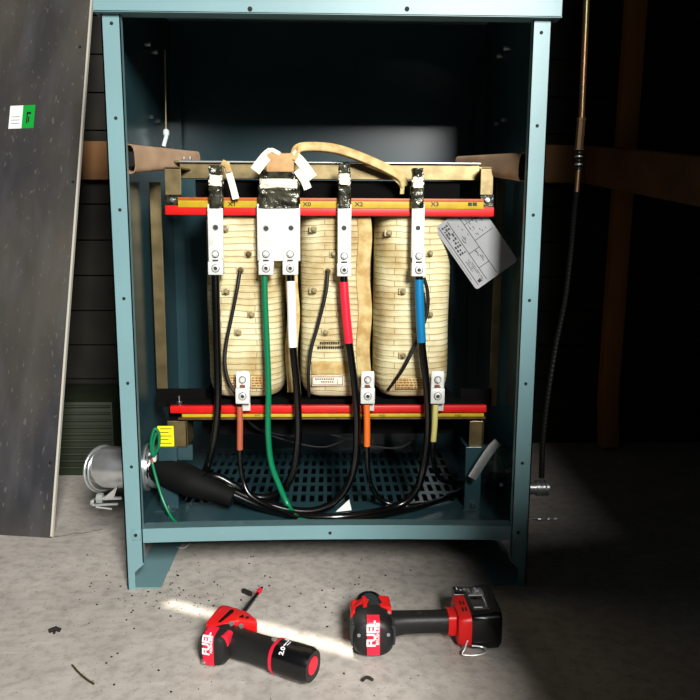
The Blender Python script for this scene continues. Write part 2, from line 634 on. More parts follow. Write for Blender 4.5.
for a_, b_, c_, d_ in ((.35, .2, .45, .7), (.45, .6, .7, .7), (.5, .25, .6, .5)):
    mb.prism([(xm + w_ * a_, y0 + (y1 - y0) * b_), (xm + w_ * c_, y0 + (y1 - y0) * b_), (xm + w_ * c_, y0 + (y1 - y0) * d_), (xm + w_ * a_, y0 + (y1 - y0) * d_)], A + nrm * 0.0009, right, upv, nrm * 0.0003, 'ink')
mb.build('fine_print', st, smooth=False)

# ------------------------------------------------------------------ the cabinet
CW, CD, CT = 0.358, 0.51, 1.06
cab = thing('transformer_cabinet', 'tall open teal steel cabinet standing on legs around the transformer', 'cabinet', (0, 0.25, 0))
zr0, zr1 = P(330, 542, 0).z, P(330, 527, 0).z
ztop = P(330, 15, 0).z
for sgn in (-1, 1):
    mb = MB()
    w = 0.0305
    x0 = sgn * CW
    poly = [(0, 0), (0.014, 0), (0.014, 0.033), (w, 0.048), (w, ztop + 0.02), (0, ztop + 0.02)]
    mb.prism(poly, (x0, 0, 0), X * -sgn, Z, Y_ * 0.0022, 'teal')
    mb.box((x0, 0, 0), (x0 - sgn * 0.0022, 0.05, ztop), 'teal')
    mb.box((x0 - sgn * (w - 0.002), 0, 0.05), (x0 - sgn * w, 0.012, ztop), 'teal')
    post = mb.build('corner_post', cab, smooth=False)
    pys = (26, 120, 211, 299, 383, 466) if sgn < 0 else (30, 124, 214, 300, 384, 464)
    for py in pys:
        m2 = MB()
        z = P(330, py, 0).z
        m2.cyl((x0 - sgn * 0.0165, 0.001, z), (x0 - sgn * 0.0165, -0.0006, z), 0.0028, 'hole', seg=14)
        m2.build('screw_hole', post)
    m2 = MB()
    zc = (zr0 + zr1) / 2 + 0.002
    m2.box((x0 - sgn * 0.012, -0.0018, zc - 0.010), (x0 - sgn * 0.027, 0, zc + 0.009), 'teal', bev=0.0006)
    m2.cyl((x0 - sgn * 0.019, 0, zc), (x0 - sgn * 0.019, -0.003, zc), 0.003, 'hole', seg=12)
    m2.build('rail_clip', post)
mb = MB()
n = 24
xs = [-CW + 0.028 + (2 * CW - 0.056) * i / n for i in range(n + 1)]
bow = lambda x: 0.005 * (1 - (x / CW) ** 2)
for zz0, zz1, y0, y1 in ((zr0, zr1, 0.0025, 0.0045), (zr1 - 0.002, zr1, 0.0025, 0.03)):
    vs, fs = [], []
    for x in xs:
        b_ = bow(x)
        vs += [(x, y0, zz0 + b_ - .001), (x, y0, zz1 + b_ - .003), (x, y1, zz1 + b_ - .003), (x, y1, zz0 + b_ - .001)]
    for i in range(n):
        for k in range(4):
            fs.append((4 * i + k, 4 * i + (k + 1) % 4, 4 * i + 4 + (k + 1) % 4, 4 * i + 4 + k))
    fs += [(0, 1, 2, 3), (4 * n + 3, 4 * n + 2, 4 * n + 1, 4 * n)]
    mb.add(vs, fs, 'teal')
rail = mb.build('bottom_rail', cab, smooth=False)
m2 = MB()
c = P(330, 533, 0.0025)
m2.cyl(c, c - Y_ * 0.0006, 0.003, 'hole', seg=12)
m2.build('screw_hole', rail)
mb = MB()
zh = P(330, 14.5, -0.012).z
mb.box((-0.366, -0.012, zh), (0.370, -0.0095, 1.09), 'teal', bev=0.0008)
mb.box((-0.366, -0.012, zh), (0.370, 0.02, zh + 0.002), 'teal')
hd = mb.build('header', cab, smooth=False)
m2 = MB()
for px in (250, 407):
    m2 = MB()
    c = P(px, 9, -0.012)
    m2.cyl(c, c - Y_ * 0.0006, 0.0038, 'hole', seg=14)
    m2.build('screw_hole', hd)
mb = MB()
mb.box((-0.37, -0.012, 1.09), (0.37, 0.54, 1.10), 'teal', bev=0.002)
mb.build('top_cover', cab, smooth=False)
for sgn in (-1, 1):
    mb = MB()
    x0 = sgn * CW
    mb.box((x0 - sgn * 0.0022, 0.0505, 0.045), (x0 - sgn * 0.0042, CD, 1.088), 'teal_shade')
    mb.box((x0 - sgn * 0.0042, CD - 0.02, 0.08), (x0 - sgn * 0.028, CD - 0.017, 1.0), 'teal_shade')
    # inner return lip by the post, and base flange on the floor
    mb.box((x0 - sgn * 0.001, 0.002, 0.0008), (x0 - sgn * 0.058, CD, 0.003), 'teal')
    sp = mb.build('side_panel', cab, smooth=False)
    for py, Yb in ((48, .30), (119, .30), (49, .36), (119, .36)):
        m2 = MB()
        z = P(165, py, 0.33).z
        hexbolt(m2, (x0 - sgn * 0.0042, Yb, z), X * -sgn, 0.004, 0.005)
        m2.build('panel_bolt', sp)
mb = MB()
mb.box((-CW, CD, 0.06), (CW, CD + 0.002, 1.088), 'teal_shade')
mb.box((-CW, CD, 0.0), (-CW + 0.03, CD + 0.01, 0.06), 'teal')
mb.box((CW - 0.03, CD, 0.0), (CW, CD + 0.01, 0.06), 'teal')
mb.build('back_panel', cab, smooth=False)
# vented floor pan: real slots
mb = MB()
FZ = 0.100
xs = [-0.353, -0.292]
pit, wid = 0.0176, 0.0098
k = 0
while xs[-1] + pit < 0.292:
    xs.append(xs[-1] + (wid if k % 2 else pit - wid))
    k += 1
xs.append(0.353)
ysl = [0.03, 0.165]
for k in range(6):
    ysl += [ysl[-1] + 0.040, ysl[-1] + 0.056]
ysl = ysl[:-1] + [CD]
vs = [(x, y, FZ) for y in ysl for x in xs]
nx = len(xs)
fs = []
for j in range(len(ysl) - 1):
    for i in range(nx - 1):
        if (j % 2 == 1) and (i % 2 == 0) and 1 < i < nx - 3:
            continue
        fs.append((j * nx + i, j * nx + i + 1, (j + 1) * nx + i + 1, (j + 1) * nx + i))
mb.add(vs, fs, 'teal_shade')
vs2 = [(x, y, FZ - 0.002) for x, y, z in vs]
mb.add(vs2, [tuple(reversed(f)) for f in fs], 'teal_shade')
mb.build('vented_floor_pan', cab, smooth=False)
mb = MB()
mb.box((-.32, .12, .052), (.32, .505, .055), 'core')  # black tray added under the slots to keep them dark
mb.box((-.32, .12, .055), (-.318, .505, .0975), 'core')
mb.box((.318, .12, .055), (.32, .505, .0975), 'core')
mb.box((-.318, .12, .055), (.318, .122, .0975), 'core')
mb.build('slot_darkening_tray', cab, smooth=False)
# the two tan tubes that brace the sides
for sgn in (-1, 1):
    mb = MB()
    if sgn < 0:
        p0, p1 = P(134, 159, 0.05), P(190, 159, 0.28)
    else:
        p0, p1 = P(526, 167, 0.05), P(478, 164, 0.28)
    p0.x = sgn * 0.338
    p1.x = sgn * 0.262
    dd = (p1 - p0).normalized()
    w = dd.cross(Z).normalized()
    u = w.cross(dd)
    rings = []
    for tt, sc in ((0, 1), (1, 0.6), (1, 0.54), (0, 0.94)):
        c = p0.lerp(p1, tt)
        ring = []
        for q in range(28):
            a = 2 * PI * q / 28
            ca, sa = math.cos(a), math.sin(a)
            ring.append(c + w * (0.014 * sc * math.copysign(abs(ca) ** .6, ca)) + u * (0.0245 * sc * math.copysign(abs(sa) ** .6, sa)))
        rings.append(ring)
    seg = 28
    vs = [p for r in rings for p in r]
    fs = []
    for i in range(4):
        j = (i + 1) % 4
        for q in range(seg):
            fs.append((i * seg + q, i * seg + (q + 1) % seg, j * seg + (q + 1) % seg, j * seg + q))
    mb.add(vs, fs, 'tube')
    tb = mb.build('side_tube', cab)
    m2 = MB()
    m2.lathe(p0 + dd * 0.004, dd, [(0, 0.0005), (0.001, 0.0125)], 'hole')  # black disc painting the dark inside the open tube mouth
    m2.build('tube_mouth_shade', tb)

# ------------------------------------------------------------------ the transformer
tr = thing('dry_type_transformer', 'three coil transformer with cream wrapped windings and red bars inside the cabinet', 'transformer', (0, 0.27, 0.1))


def coil(pxl, pxr, name_extra=None):
    Yw = 0.19
    a, b = P(pxl, 300, Yw), P(pxr, 300, Yw)
    cx, hw = (a.x + b.x) / 2, (b.x - a.x) / 2
    zt, zb = P(330, 216, 0.14).z, P(330, 398, 0.145).z
    y0, y1 = 0.140, 0.41
    cy, hd_ = (y0 + y1) / 2, (y1 - y0) / 2
    rc = 0.05
    seg = 72
    rings = []
    nz_ = int((zt - zb) / 0.0021)
    for i in range(nz_ + 1):
        z = zb + (zt - zb) * i / nz_
        u = max(0, 1 - (z - zb) / 0.045)
        ins = 0.022 * (1 - math.sqrt(max(0, 1 - u * u)))
        ut = max(0, 1 - (zt - z) / 0.006)
        ins += 0.004 * ut * ut
        ph = (z / 0.0112) % 1.0
        gr = 0.0007 * math.exp(-((min(ph, 1 - ph)) / 0.10) ** 2)
        ring = []
        for k in range(seg):
            an = 2 * PI * (k + 0.5) / seg
            ca, sa = math.cos(an), math.sin(an)
            ex = 0.42
            hx, hy = hw - ins - gr, hd_ - ins - gr
            x = cx + hx * math.copysign(abs(ca) ** ex, ca)
            y = cy + hy * math.copysign(abs(sa) ** ex, sa)
            nn = noise.noise(V((x * 22 + cx * 50, y * 22, z * 9))) * 0.0022
            x += nn * ca
            y += nn * sa
            y -= 0.004 * (1 - ((x - cx) / hw) ** 2) * (1 if sa < 0 else 0)
            ring.append(V((x, y, z)))
        rings.append(ring)
    mb = MB()
    mb.loft(rings, 'coil')
    return mb.build('coil', tr), cx, hw, zt, zb


def yfront(x, cx, hw):
    return 0.140 - 0.004 * (1 - ((x - cx) / hw) ** 2)


coils = [coil(207, 286), coil(299, 371), coil(373, 449.5)]
# tan tape bands between coils
for (pl, pr, yt, yb, ci) in ((286, 299, 222, 392, 0), (357, 371, 218, 390, 1)):
    mb = MB()
    pts = []
    n = 16
    Yb = 0.165 if ci == 0 else 0.139
    for i in range(n + 1):
        py = yt + (yb - yt) * i / n
        p = P((pl + pr) / 2 + 1.2 * math.sin(i * 0.9), py, Yb)
        pts.append(p)
    a, b = P(pl, 300, Yb), P(pr, 300, Yb)
    mb.tube(pts, 0.01, 'paper', 12, flat=(b.x - a.x, 0.006))
    mb.build('coil_tape', coils[ci][0])
# varnished band and label on the middle coil
mc, ccx, chw, czt, czb = coils[1]
mb = MB()
boxpx(mb, 312, 361, 352, 374, 0.1345, 0.140, 'paper', 0.001)
mb.build('varnished_band', mc)
mb = MB()
boxpx(mb, 312, 376, 344, 386, 0.1340, 0.140, 'tape', 0.0005)
lb = mb.build('maker_label', mc)
mb = MB()
for (x0, y0, x1, y1) in ((312.5, 376.5, 343, 377.3), (312.5, 384.5, 343, 385.2), (312.5, 376.5, 313.2, 385), (342.3, 376.5, 343, 385), (337, 379, 337.6, 384)):
    boxpx(mb, x0, y0, x1, y1, 0.1336, 0.1341, 'inkbrown')
for i in range(9):
    boxpx(mb, 315 + i * 2.2, 378.5, 316.6 + i * 2.2, 379.7, 0.1336, 0.1341, 'ink')
for i in range(6):
    boxpx(mb, 321 + i * 2.2, 381.2, 322.5 + i * 2.2, 382.6, 0.1336, 0.1341, 'inkbrown')
mb.build('print', lb, smooth=False)
mb = MB()
for r, (yy, n) in enumerate(((342, 9), (346.5, 12))):
    for i in range(n):
        x = 320 - r * 2.5 + i * 2.2
        boxpx(mb, x, yy, x + 1.4, yy + 2.4, 0.1338, 0.1350, 'ink')
        if i % 3 != 1:
            boxpx(mb, x + 0.3, yy + .4, x + 1.9, yy + 1.0, 0.1338, 0.1350, 'ink')
mb.build('ink_stamp', mc, smooth=False)
# tap bolts
for (px, py, kind) in ((225, 229, 's'), (248, 254, 'b'), (226, 291, 's'), (251, 314, 's'), (238, 332, 's'), (225, 356, 'd'),
                       (313, 229, 's'), (333, 254, 's'), (313, 290, 's'), (325, 332, 's'), (338, 314, 'd'),
                       (388, 233, 's'), (429, 253, 's'), (402, 291, 's'), (429, 314, 's'), (415, 333, 's'), (402, 355, 's'),
                       (240, 270, 'b'), (327, 271, 'b')):
    ci = 0 if px < 290 else (1 if px < 371 else 2)
    mb = MB()
    c = P(px, py, 0.137)
    if kind == 'd':
        mb.box((c.x - .003, 0.133, c.z - .004), (c.x + .003, 0.14, c.z + .004), 'spacer', bev=0.001)
    else:
        mb.box((c.x - .007, 0.1325, c.z - .006), (c.x + .007, 0.142, c.z + .006), 'spacer', bev=0.0015)
        mb.lathe((c.x + .0015, 0.133, c.z), -Y_, [(0, .0056), (.003, .0056), (.0035, .0045), (.006, .004), (.006, .0025), (.009, .0022)], 'brown' if kind == 'b' else 'boltbeige', 10)
    mb.build('tap_terminal', coils[ci][0])
# brown burnt marks printed plate on the lower coils
for (x0, y0, x1, y1, ci) in ((226, 376, 240, 388, 0), (251, 376, 263, 388, 0), (396, 378, 428, 389, 2)):
    mb = MB()
    boxpx(mb, x0, y0, x1, y1, 0.1335, 0.140, 'paper', 0.001)
    pl = mb.build('maker_label', coils[ci][0])
    mb = MB()
    random.seed(int(x0))
    yy = y0 + 1.5
    while yy < y1 - 1:
        xx = x0 + 1
        while xx < x1 - 2:
            ww = random.uniform(1, 4)
            boxpx(mb, xx, yy, min(xx + ww, x1 - .6), yy + 1.1, 0.1330, 0.1336, 'inkbrown')
            xx += ww + 1
        yy += 2.6
    mb.build('print', pl, smooth=False)

# core and clamps
mb = MB()
zt = P(330, 214, .2).z
zb = P(330, 396, .2).z
mb.box((-0.25, 0.19, zt), (0.25, 0.37, zt + 0.062), 'core')
mb.box((-0.25, 0.19, zb - 0.075), (0.25, 0.37, zb), 'core')
for x in (-0.078, 0.076):
    mb.box((x - 0.008, 0.20, zb), (x + 0.008, 0.36, zt), 'core')
mb.build('core', tr, smooth=False)
Yc = 0.175
mb = MB()
a, b = P(180, 178.5, Yc), P(480, 164.5, Yc)
mb.box((a.x, Yc, a.z), (b.x, Yc + 0.004, b.z), 'galv', bev=0.001)
mb.box((a.x - .02, Yc - .002, b.z - .001), (b.x + .02, Yc + 0.05, b.z + .003), 'galv', bev=0.001)
mb.box((a.x, Yc - .008, b.z - .0005), (b.x, Yc, b.z + .0028), 'galvb', bev=0.001)  # brighter metal paints the light on the clamp's top lip
cl = mb.build('upper_clamp', tr, smooth=False)
for px in (184, 190, 478, 484):
    m2 = MB()
    c = P(px, 158.5, Yc + .02)
    m2.tube([(c.x, Yc + .02, b.z), (c.x, Yc + .02, b.z + .007)], .0045, 'screw', 6)
    m2.cyl((c.x, Yc + .02, b.z), (c.x, Yc + .02, b.z + .012), .0025, 'screw', seg=10)
    m2.build('clamp_bolt', cl)
for (xl, xr) in ((165, 180.5), (480, 494)):
    mb = MB()
    boxpx(mb, xl, 167, xr, 195, 0.135, 0.139, 'galv', 0.001)
    a, b = P(xl, 167, 0.135), P(xr, 164, 0.135)
    mb.prism([(0, 0), (b.x - a.x, 0), (b.x - a.x + 0.012, 0.045), (0.012, 0.045)], (a.x, .135, a.z), X, Y_, -Z * 0.003, 'galv')
    boxpx(mb, xl, 195, xr, 208, 0.137, 0.141, 'foil', 0.001)
    br = mb.build('end_bracket', tr, smooth=False)
    m2 = MB()
    c = P((xl + xr) / 2, 200, 0.137)
    hexbolt(m2, c, -Y_, 0.0045, 0.006)
    m2.cyl(c, c - Y_ * 0.009, 0.0025, 'screw', seg=10)
    m2.build('bracket_bolt', br)
# red bars with the yellow marker strip
mb = MB()
boxpx(mb, 165, 207, 494.5, 215, 0.121, 0.134, 'red', 0.002)
ub = mb.build('upper_red_bar', tr)
mb = MB()
boxpx(mb, 178, 199, 484, 207.5, 0.119, 0.134, 'yellow', 0.001)
boxpx(mb, 178, 199, 484, 200.4, 0.1187, 0.134, 'orange', 0.0004)
ms = tag(mb.build('marker_strip', ub), 'yellow marker strip with terminal names')
for s_, px in (('X1', 232), ('X0', 307), ('X2', 359), ('X3', 435)):
    text('terminal_name', s_, P(px, 204.4, 0.1186), X, Z, 0.0100, 'ink', ms, 0.0003, bold=0.00018, sx=1.2)
mb = MB()
boxpx(mb, 468, 202.5, 472, 206, .1186, .1191, 'ink')
boxpx(mb, 472.6, 202.5, 477, 206, .1186, .1191, 'ink')
mb.build('stamped_marks', ms, smooth=False)
mb = MB()
a, b = P(170, 413.5, 0.121), P(487, 405.5, 0.121)
mb.box((a.x, 0.121, a.z), (b.x, 0.134, b.z), 'red', bev=0.002)
lbar = mb.build('lower_red_bar', tr)
mb = MB()
boxpx(mb, 182, 413.5, 484, 417.5, 0.1225, 0.134, 'yellow', 0.0006)
boxpx(mb, 178, 417.5, 486, 420, 0.1235, 0.134, 'brown', 0.0006)
ms2 = mb.build('marker_strip', lbar)
for s_, px in (('H1', 258), ('H2', 382), ('H3', 458)):
    text('terminal_name', s_, P(px, 415.5, 0.1222), X, Z, 0.0062, 'ink', ms2, 0.0003, bold=0.0, sx=1.5)
# lower frame: dark yoke clamp, galvanised brackets, teal stands
mb = MB()
boxpx(mb, 157, 389, 205, 407, 0.165, 0.17, 'core')
boxpx(mb, 460, 389, 492, 407, 0.165, 0.17, 'core')
a, b = P(170, 420, .16), P(486, 397, .16)
mb.box((a.x, .150, a.z), (b.x, .155, b.z - .002), 'core')
mb.build('lower_clamp', tr, smooth=False)
for (xl, xr) in ((168, 187), (469, 484)):
    mb = MB()
    boxpx(mb, xl, 421, xr, 447, 0.135, 0.139, 'galv', 0.001)
    a, b = P(xl, 447, .135), P(xr, 421, .135)
    mb.box((b.x - 0.003, 0.135, a.z), (b.x, 0.2, b.z), 'galv')
    mb.build('foot_bracket', tr, smooth=False)
mb = MB()
c = P(180, 401, .15)
mb.box((c.x - .006, .136, c.z - .012), (c.x + .006, .15, c.z - .010), 'galv')
mb.cyl((c.x, .143, c.z - .012), (c.x, .143, c.z + .012), .003, 'screw', seg=10)
mb.tube([(c.x, .143, c.z - .004), (c.x, .143, c.z + .001)], .006, 'screw', 6)
mb.build('earth_stud', tr)
for sgn, (xl, xr) in ((-1, (158, 176.5)), (1, (466, 482))):
    mb = MB()
    a, b = P(xl, 449, 0.128), P(xr, 447, 0.128)
    mb.box((a.x, .128, FZ), (b.x, .20, b.z), 'teal_shade', bev=.001)
    mb.box((a.x - .006, .110, FZ), (b.x - .004, .128, FZ + .003), 'teal_shade', bev=.0008)
    mb.box((b.x, .14, b.z - .030), (b.x + .028, .146, b.z), 'teal_shade')
    s1 = mb.build('stand', tr, smooth=False)
    m2 = MB()
    hexbolt(m2, ((a.x + b.x) / 2, .119, FZ + .003), Z, .005, .005)
    m2.cyl(((a.x + b.x) / 2, .119, FZ + .003), ((a.x + b.x) / 2, .119, FZ + .012), .0027, 'screw', seg=10)
    m2.build('anchor_bolt', s1)
mb = MB()
a, b = boxpx(mb, 158, 426, 173.5, 446.5, 0.1330, 0.1335, 'sticker')
st = mb.build('yellow_sticker', tr, smooth=False)
mb = MB()
for i in range(5):
    boxpx(mb, 160, 428.5 + i * 3.6, 171.5 - (i % 2) * 3, 429.2 + i * 3.6, .1326, .1331, 'ink')
mb.build('fine_print', st, smooth=False)
# upright galvanised tie at the left and right
for (xl, xr, sgn) in ((149, 160.5, -1), (497, 505, 1)):
    mb = MB()
    a, b = P(xl, 185, 0.22), P(xr, 185, 0.22)
    a.z, b.z = P(xl, 406, .22).z, P(xl, 182, .22).z
    mb.box((a.x, .22, a.z), (b.x, .224, b.z), 'galv', bev=.0008)
    mb.build('side_tie', tr, smooth=False)


# bus bars with their crumpled wraps and lugs
def lug(parent, x0, y0, x1, y1, Yf=0.098, split=None):
    """mechanical lug: tang with upper screw, barrel body with the set screw; front faces seen at those pixels"""
    ys = split if split else y0 + (y1 - y0) * 0.5
    mb = MB()
    boxpx(mb, x0 + 0.6, y0, x1 - 0.8, ys + 1, Yf + 0.006, Yf + 0.012, 'lug', 0.0012)
    a, b = boxpx(mb, x0, ys + 0.6, x1, y1, Yf - 0.006, Yf + 0.012, 'lug', 0.0016)
    cx = (x0 + x1) / 2
    q = P(cx, ys - 0.6, Yf + .004)
    mb.box((q.x - .005, Yf + .001, q.z - .0022), (q.x + .005, Yf + .0062, q.z + .0012), 'lugdk')
    o = mb.build('cable_lug', parent)
    for (yy, Ys, hexy) in (((y0 + ys) / 2, Yf + .006, True), ((ys + y1) / 2 + .3, Yf - .006, False)):
        m2 = MB()
        c = P(cx, yy, Ys)
        if hexy:
            m2.lathe(c, -Y_, [(0, .0068), (.0006, .0068), (.0007, .006)], 'lugdk', 22)
            m2.lathe(c, -Y_, [(0, .006), (.004, .006), (.005, .0052)], 'lugscrew', 8)
            m2.cyl(c - Y_ * .005, c - Y_ * .0075, .0030, 'lug', seg=12)
        else:
            m2.lathe(c, -Y_, [(0, .0074), (.0008, .0074), (.0009, .0066)], 'lugdk', 22)
            m2.lathe(c, -Y_, [(0, .0064), (.0026, .0064), (.003, .0056), (.003, .0034), (.0008, .0032)], 'lugscrew', 22)
            m2.lathe(c, -Y_, [(.0005, .0033), (.0012, .0031)], 'lugdk', 6)
        m2.build('lug_screw', o)
    return o


def wrap(parent, x0, y0, x1, y1, seed, name='crumpled_wrap', band=True):
    """clear varnish wrap bunched around the bar"""
    a, b = P(x0, y1, .104), P(x1, y0, .104)
    cx, hw = (a.x + b.x) / 2, (b.x - a.x) / 2
    rings = []
    n = 22
    for i in range(n + 1):
        z = a.z + (b.z - a.z) * i / n
        tt = i / n
        w = hw * (1 - 0.22 * max(0, (tt - .55) / .45))
        ring = []
        for k in range(28):
            an = 2 * PI * k / 28
            ca, sa = math.cos(an), math.sin(an)
            nn = noise.noise(V((ca * 2 + seed, sa * 2, tt * 9))) * 0.0035 * (0.3 + tt)
            ring.append(V((cx + (w + nn) * math.copysign(abs(ca) ** .35, ca), .112 + (.009 + nn) * math.copysign(abs(sa) ** .45, sa), z)))
        rings.append(ring)
    mb = MB()
    mb.loft(rings, 'foil')
    o = mb.build(name, parent)
    if band:
        h = b.z - a.z
        m2 = MB()
        rings = []
        for i in range(9):
            z = a.z + h * (0.52 + 0.24 * i / 8)
            ring = []
            for k in range(28):
                an = 2 * PI * k / 28
                ca, sa = math.cos(an), math.sin(an)
                nn = noise.noise(V((ca * 3 + seed, sa * 3, i * .7))) * 0.003
                ring.append(V((cx + (hw * .9 + nn) * math.copysign(abs(ca) ** .35, ca), .1115 + (.0115 + nn) * math.copysign(abs(sa) ** .45, sa), z + .003 * noise.noise(V((an * 2, seed, i))))))
            rings.append(ring)
        m2.loft(rings, 'tape')
        m2.build('white_band', o)
    return o


def bus(x0, x1, ybot, holes, lugs, seed, ytop=204, wtop=168):
    mb = MB()
    boxpx(mb, x0, ytop, x1, ybot, 0.106, 0.112, 'alu', 0.0012)
    o = mb.build('bus_bar', tr)
    for hx, hy in holes:
        m2 = MB()
        c = P(hx, hy, .106)
        m2.lathe(c, -Y_, [(-.001, .0058), (.0004, .0058), (.0004, .0046)], 'galvb', 18)
        m2.lathe(c, -Y_, [(-.001, .0046), (.0007, .0044)], 'lugdk', 18)
        m2.build('bolt_hole', o)
    for (a, b_, c, d_) in lugs:
        lug(o, a, b_, c, d_)
    wrap(o, x0 + .3, wtop, x1 - .3, 208, seed)
    return o


bus(208.5, 222.5, 258, [(215.5, 227.5)], [(208, 247, 223, 275)], 1.3, wtop=165)
xo = bus(257.5, 300, 261, [(266, 228.5), (291, 228)], [(258.5, 247, 273.5, 275), (282.5, 247, 298, 275)], 5.1, wtop=170)
bus(337.5, 351.5, 258, [(344, 228)], [(337, 249, 351.5, 276.5)], 9.7, wtop=163)
bus(411, 425, 258, [(418, 228)], [(411.5, 249, 426.5, 276.5)], 13.3, wtop=168)
# tan block tied on the X0 bar, with strips of white cotton tape
mb = MB()
boxpx(mb, 266, 153, 294, 172, 0.100, 0.122, 'tan', 0.003)
blk = mb.build('tan_wrap_block', xo)


def strip(pts, w, m='tape', name='tape_end', parent=xo, th=0.0022):
    mb = MB()
    pp = [P(*p) for p in pts]
    mb.tube(pp, .01, m, 12, flat=(w, th), smooth=6)
    return mb.build(name, parent)


def ribbon(pts, w, name='tape_end', parent=xo, m='tape'):
    """flat tape lying in the picture-parallel plane"""
    pp = catmull([P(*p) for p in pts], 6)
    vs, fs = [], []
    n = len(pp)
    for i, p in enumerate(pp):
        t_ = (pp[min(i + 1, n - 1)] - pp[max(i - 1, 0)]).normalized()
        s_ = t_.cross(Y_).normalized() * (w / 2)
        for q, yy in ((p - s_, -.0009), (p + s_, -.0009), (p + s_, .0009), (p - s_, .0009)):
            vs.append(q + Y_ * yy)
    for i in range(n - 1):
        for k in range(4):
            fs.append((4 * i + k, 4 * i + (k + 1) % 4, 4 * i + 4 + (k + 1) % 4, 4 * i + 4 + k))
    fs += [(0, 1, 2, 3), (4 * n - 1, 4 * n - 2, 4 * n - 3, 4 * n - 4)]
    mb = MB()
    mb.add(vs, fs, m)
    return mb.build(name, parent)


ribbon([(272, 152, .104), (265, 158, .100), (255, 171, .096)], .019)
ribbon([(292, 153, .104), (302, 163, .099), (313, 178, .096)], .017)
ribbon([(297, 170, .101), (304, 180, .096), (308, 189, .094)], .014)
ribbon([(268, 152, .103), (272, 150, .101), (280, 154, .10)], .007)
ribbon([(300, 144, .11), (298, 152, .10), (294, 160, .098)], .006, m='paper')
ribbon([(226, 163, .108), (231, 180, .104), (236, 199, .104)], .012)
ribbon([(222, 162, .103), (227, 165, .101), (229, 172, .101)], .010, m='paper')
# paper wrapped leads arching to the right
mb = MB()
pts = [(294, 158, .12), (298, 149, .125), (312, 147, .13), (335, 149, .135), (360, 157, .14), (385, 168, .145), (400, 177, .15), (404, 186, .155)]
mb.tube([P(*p) for p in pts], .006, 'paper', 14, flat=(.017, .010), smooth=8)
mb.build('paper_wrapped_lead', tr)
mb = MB()
pts = [(390, 174, .152), (397, 180, .152), (402, 186, .152), (402, 194, .152)]
mb.tube([P(*p) for p in pts], .004, 'paper', 12, flat=(.008, .004), smooth=8)
mb.build('paper_wrapped_lead', tr)

# high side lugs
for (x0, x1) in ((235, 249.5), (360, 375), (430, 445)):
    mb = MB()
    boxpx(mb, x0 + 3.5, 373, x1 + (0.3 if x0 == 235 else -0.5), 411, 0.106, 0.111, 'alu', .001)
    o = mb.build('terminal_tab', tr)
    lug(o, x0 + 0.5, 371.5, x1, 404, split=388)
    m2 = MB()
    c = P((x0 + x1) / 2, 386.5, .097)
    m2.box((c.x - .0045, .0975, c.z - .0025), (c.x + .0045, .103, c.z + .002), 'inkbrown', bev=.001)
    m2.build('tab_key', o)
# thin tap leads on the coils
for pts, pa in (([(240, 271, .126), (237, 290, .118), (231, 320, .122), (226, 345, .124), (225, 365, .120), (229, 382, .118), (237, 396, .114)], 0),
                ([(328, 271, .126), (326, 292, .118), (318, 325, .122), (311, 350, .124), (308.5, 375, .126), (309, 396, .145)], 1),
                ([(424, 278, .112), (427.5, 292, .116), (427, 312, .120), (418, 338, .120), (404, 367, .122), (388, 390, .15)], 2)):
    mb = MB()
    mb.tube([P(*p) for p in pts], .0034, 'blackm', 10, smooth=8)
    mb.build('tap_lead', coils[pa][0])

# ------------------------------------------------------------------ cables
def path(pts):
    return [P(p[0], p[1], p[2]) if p[2] else G(p[0], p[1], FZ + 0.0085) for p in pts]


def sub(pp, z0, z1):
    return [p for p in pp if min(z0, z1) <= p.z <= max(z0, z1)]


def cable(name, pts, r, m, label, tape=None, grp=None, extra=None):
    pp = catmull(path(pts) + (extra or []), 10)
    mb = MB()
    mb.tube(pp, r, m, 14)
    o = mb.build(name)
    tag(o, label, 'cable', grp or {'power_cable': 'black cables under the upper lugs', 'primary_cable': 'thinner black cables under the lower lugs'}.get(name))
    if tape:
        tm, y0, y1, lab = tape
        za = P(330, y0, pts[0][2]).z
        zb_ = P(330, y1, pts[0][2]).z
        mb = MB()
        s_ = []
        for p in pp:            # first downward run only
            if p.z < zb_:
                break
            if p.z <= za:
                s_.append(p)
        mb.tube(s_, r + .0009, tm, 14)
        tag(mb.build('phase_tape', o), lab)
    return o


XJ = -0.352
BUN = lambda dy, dz: [V((-0.25, .115 + dy, .155 + dz)), V((-0.30, .135 + dy, .167 + dz)), V((-0.346, .15 + dy, .176 + dz))]
g = None
cable('power_cable', [(215.5, 274, .104), (216, 300, .102), (217, 340, .102), (218, 400, .104), (214, 440, .110), (206, 470, .13)], .0072, 'black',
      'plain black cable hanging from the leftmost lug marked X1', extra=BUN(.012, .010))
cable('power_cable', [(290.5, 274, .104), (291.5, 300, .102), (293, 347, .102), (297, 390, .102), (298, 440, .106), (292, 475, .115), (277, 494, .125), (255, 497, .125), (235, 486, .12), (215, 476, .118)], .0074, 'black',
      'black cable with white tape below the right lug of the wide bar', ('whitetape', 279, 347, 'white tape sleeve'), extra=BUN(-.012, .014))
cable('power_cable', [(343.5, 275, .104), (345, 300, .102), (349, 343, .100), (355, 390, .098), (357, 430, .10), (354, 468, .105), (340, 497, .10), (318, 510, .095), (290, 510, .095), (255, 500, .10), (222, 487, .11)], .0074, 'black',
      'black cable with red tape below the lug marked X2', ('redtape', 280, 343, 'red tape sleeve'), extra=BUN(.010, -.006))
cable('power_cable', [(419, 275, .104), (419.5, 300, .102), (422, 347, .100), (427, 390, .098), (428, 430, .10), (424, 465, .11), (416, 490, .11), (398, 506, .105), (365, 514, 0), (335, 517, 0), (300, 516, 0), (262, 507, .095), (225, 492, .105)], .0074, 'black',
      'black cable with blue tape below the lug marked X3', ('bluetape', 279, 345, 'blue tape sleeve'), extra=BUN(-.014, -.008))
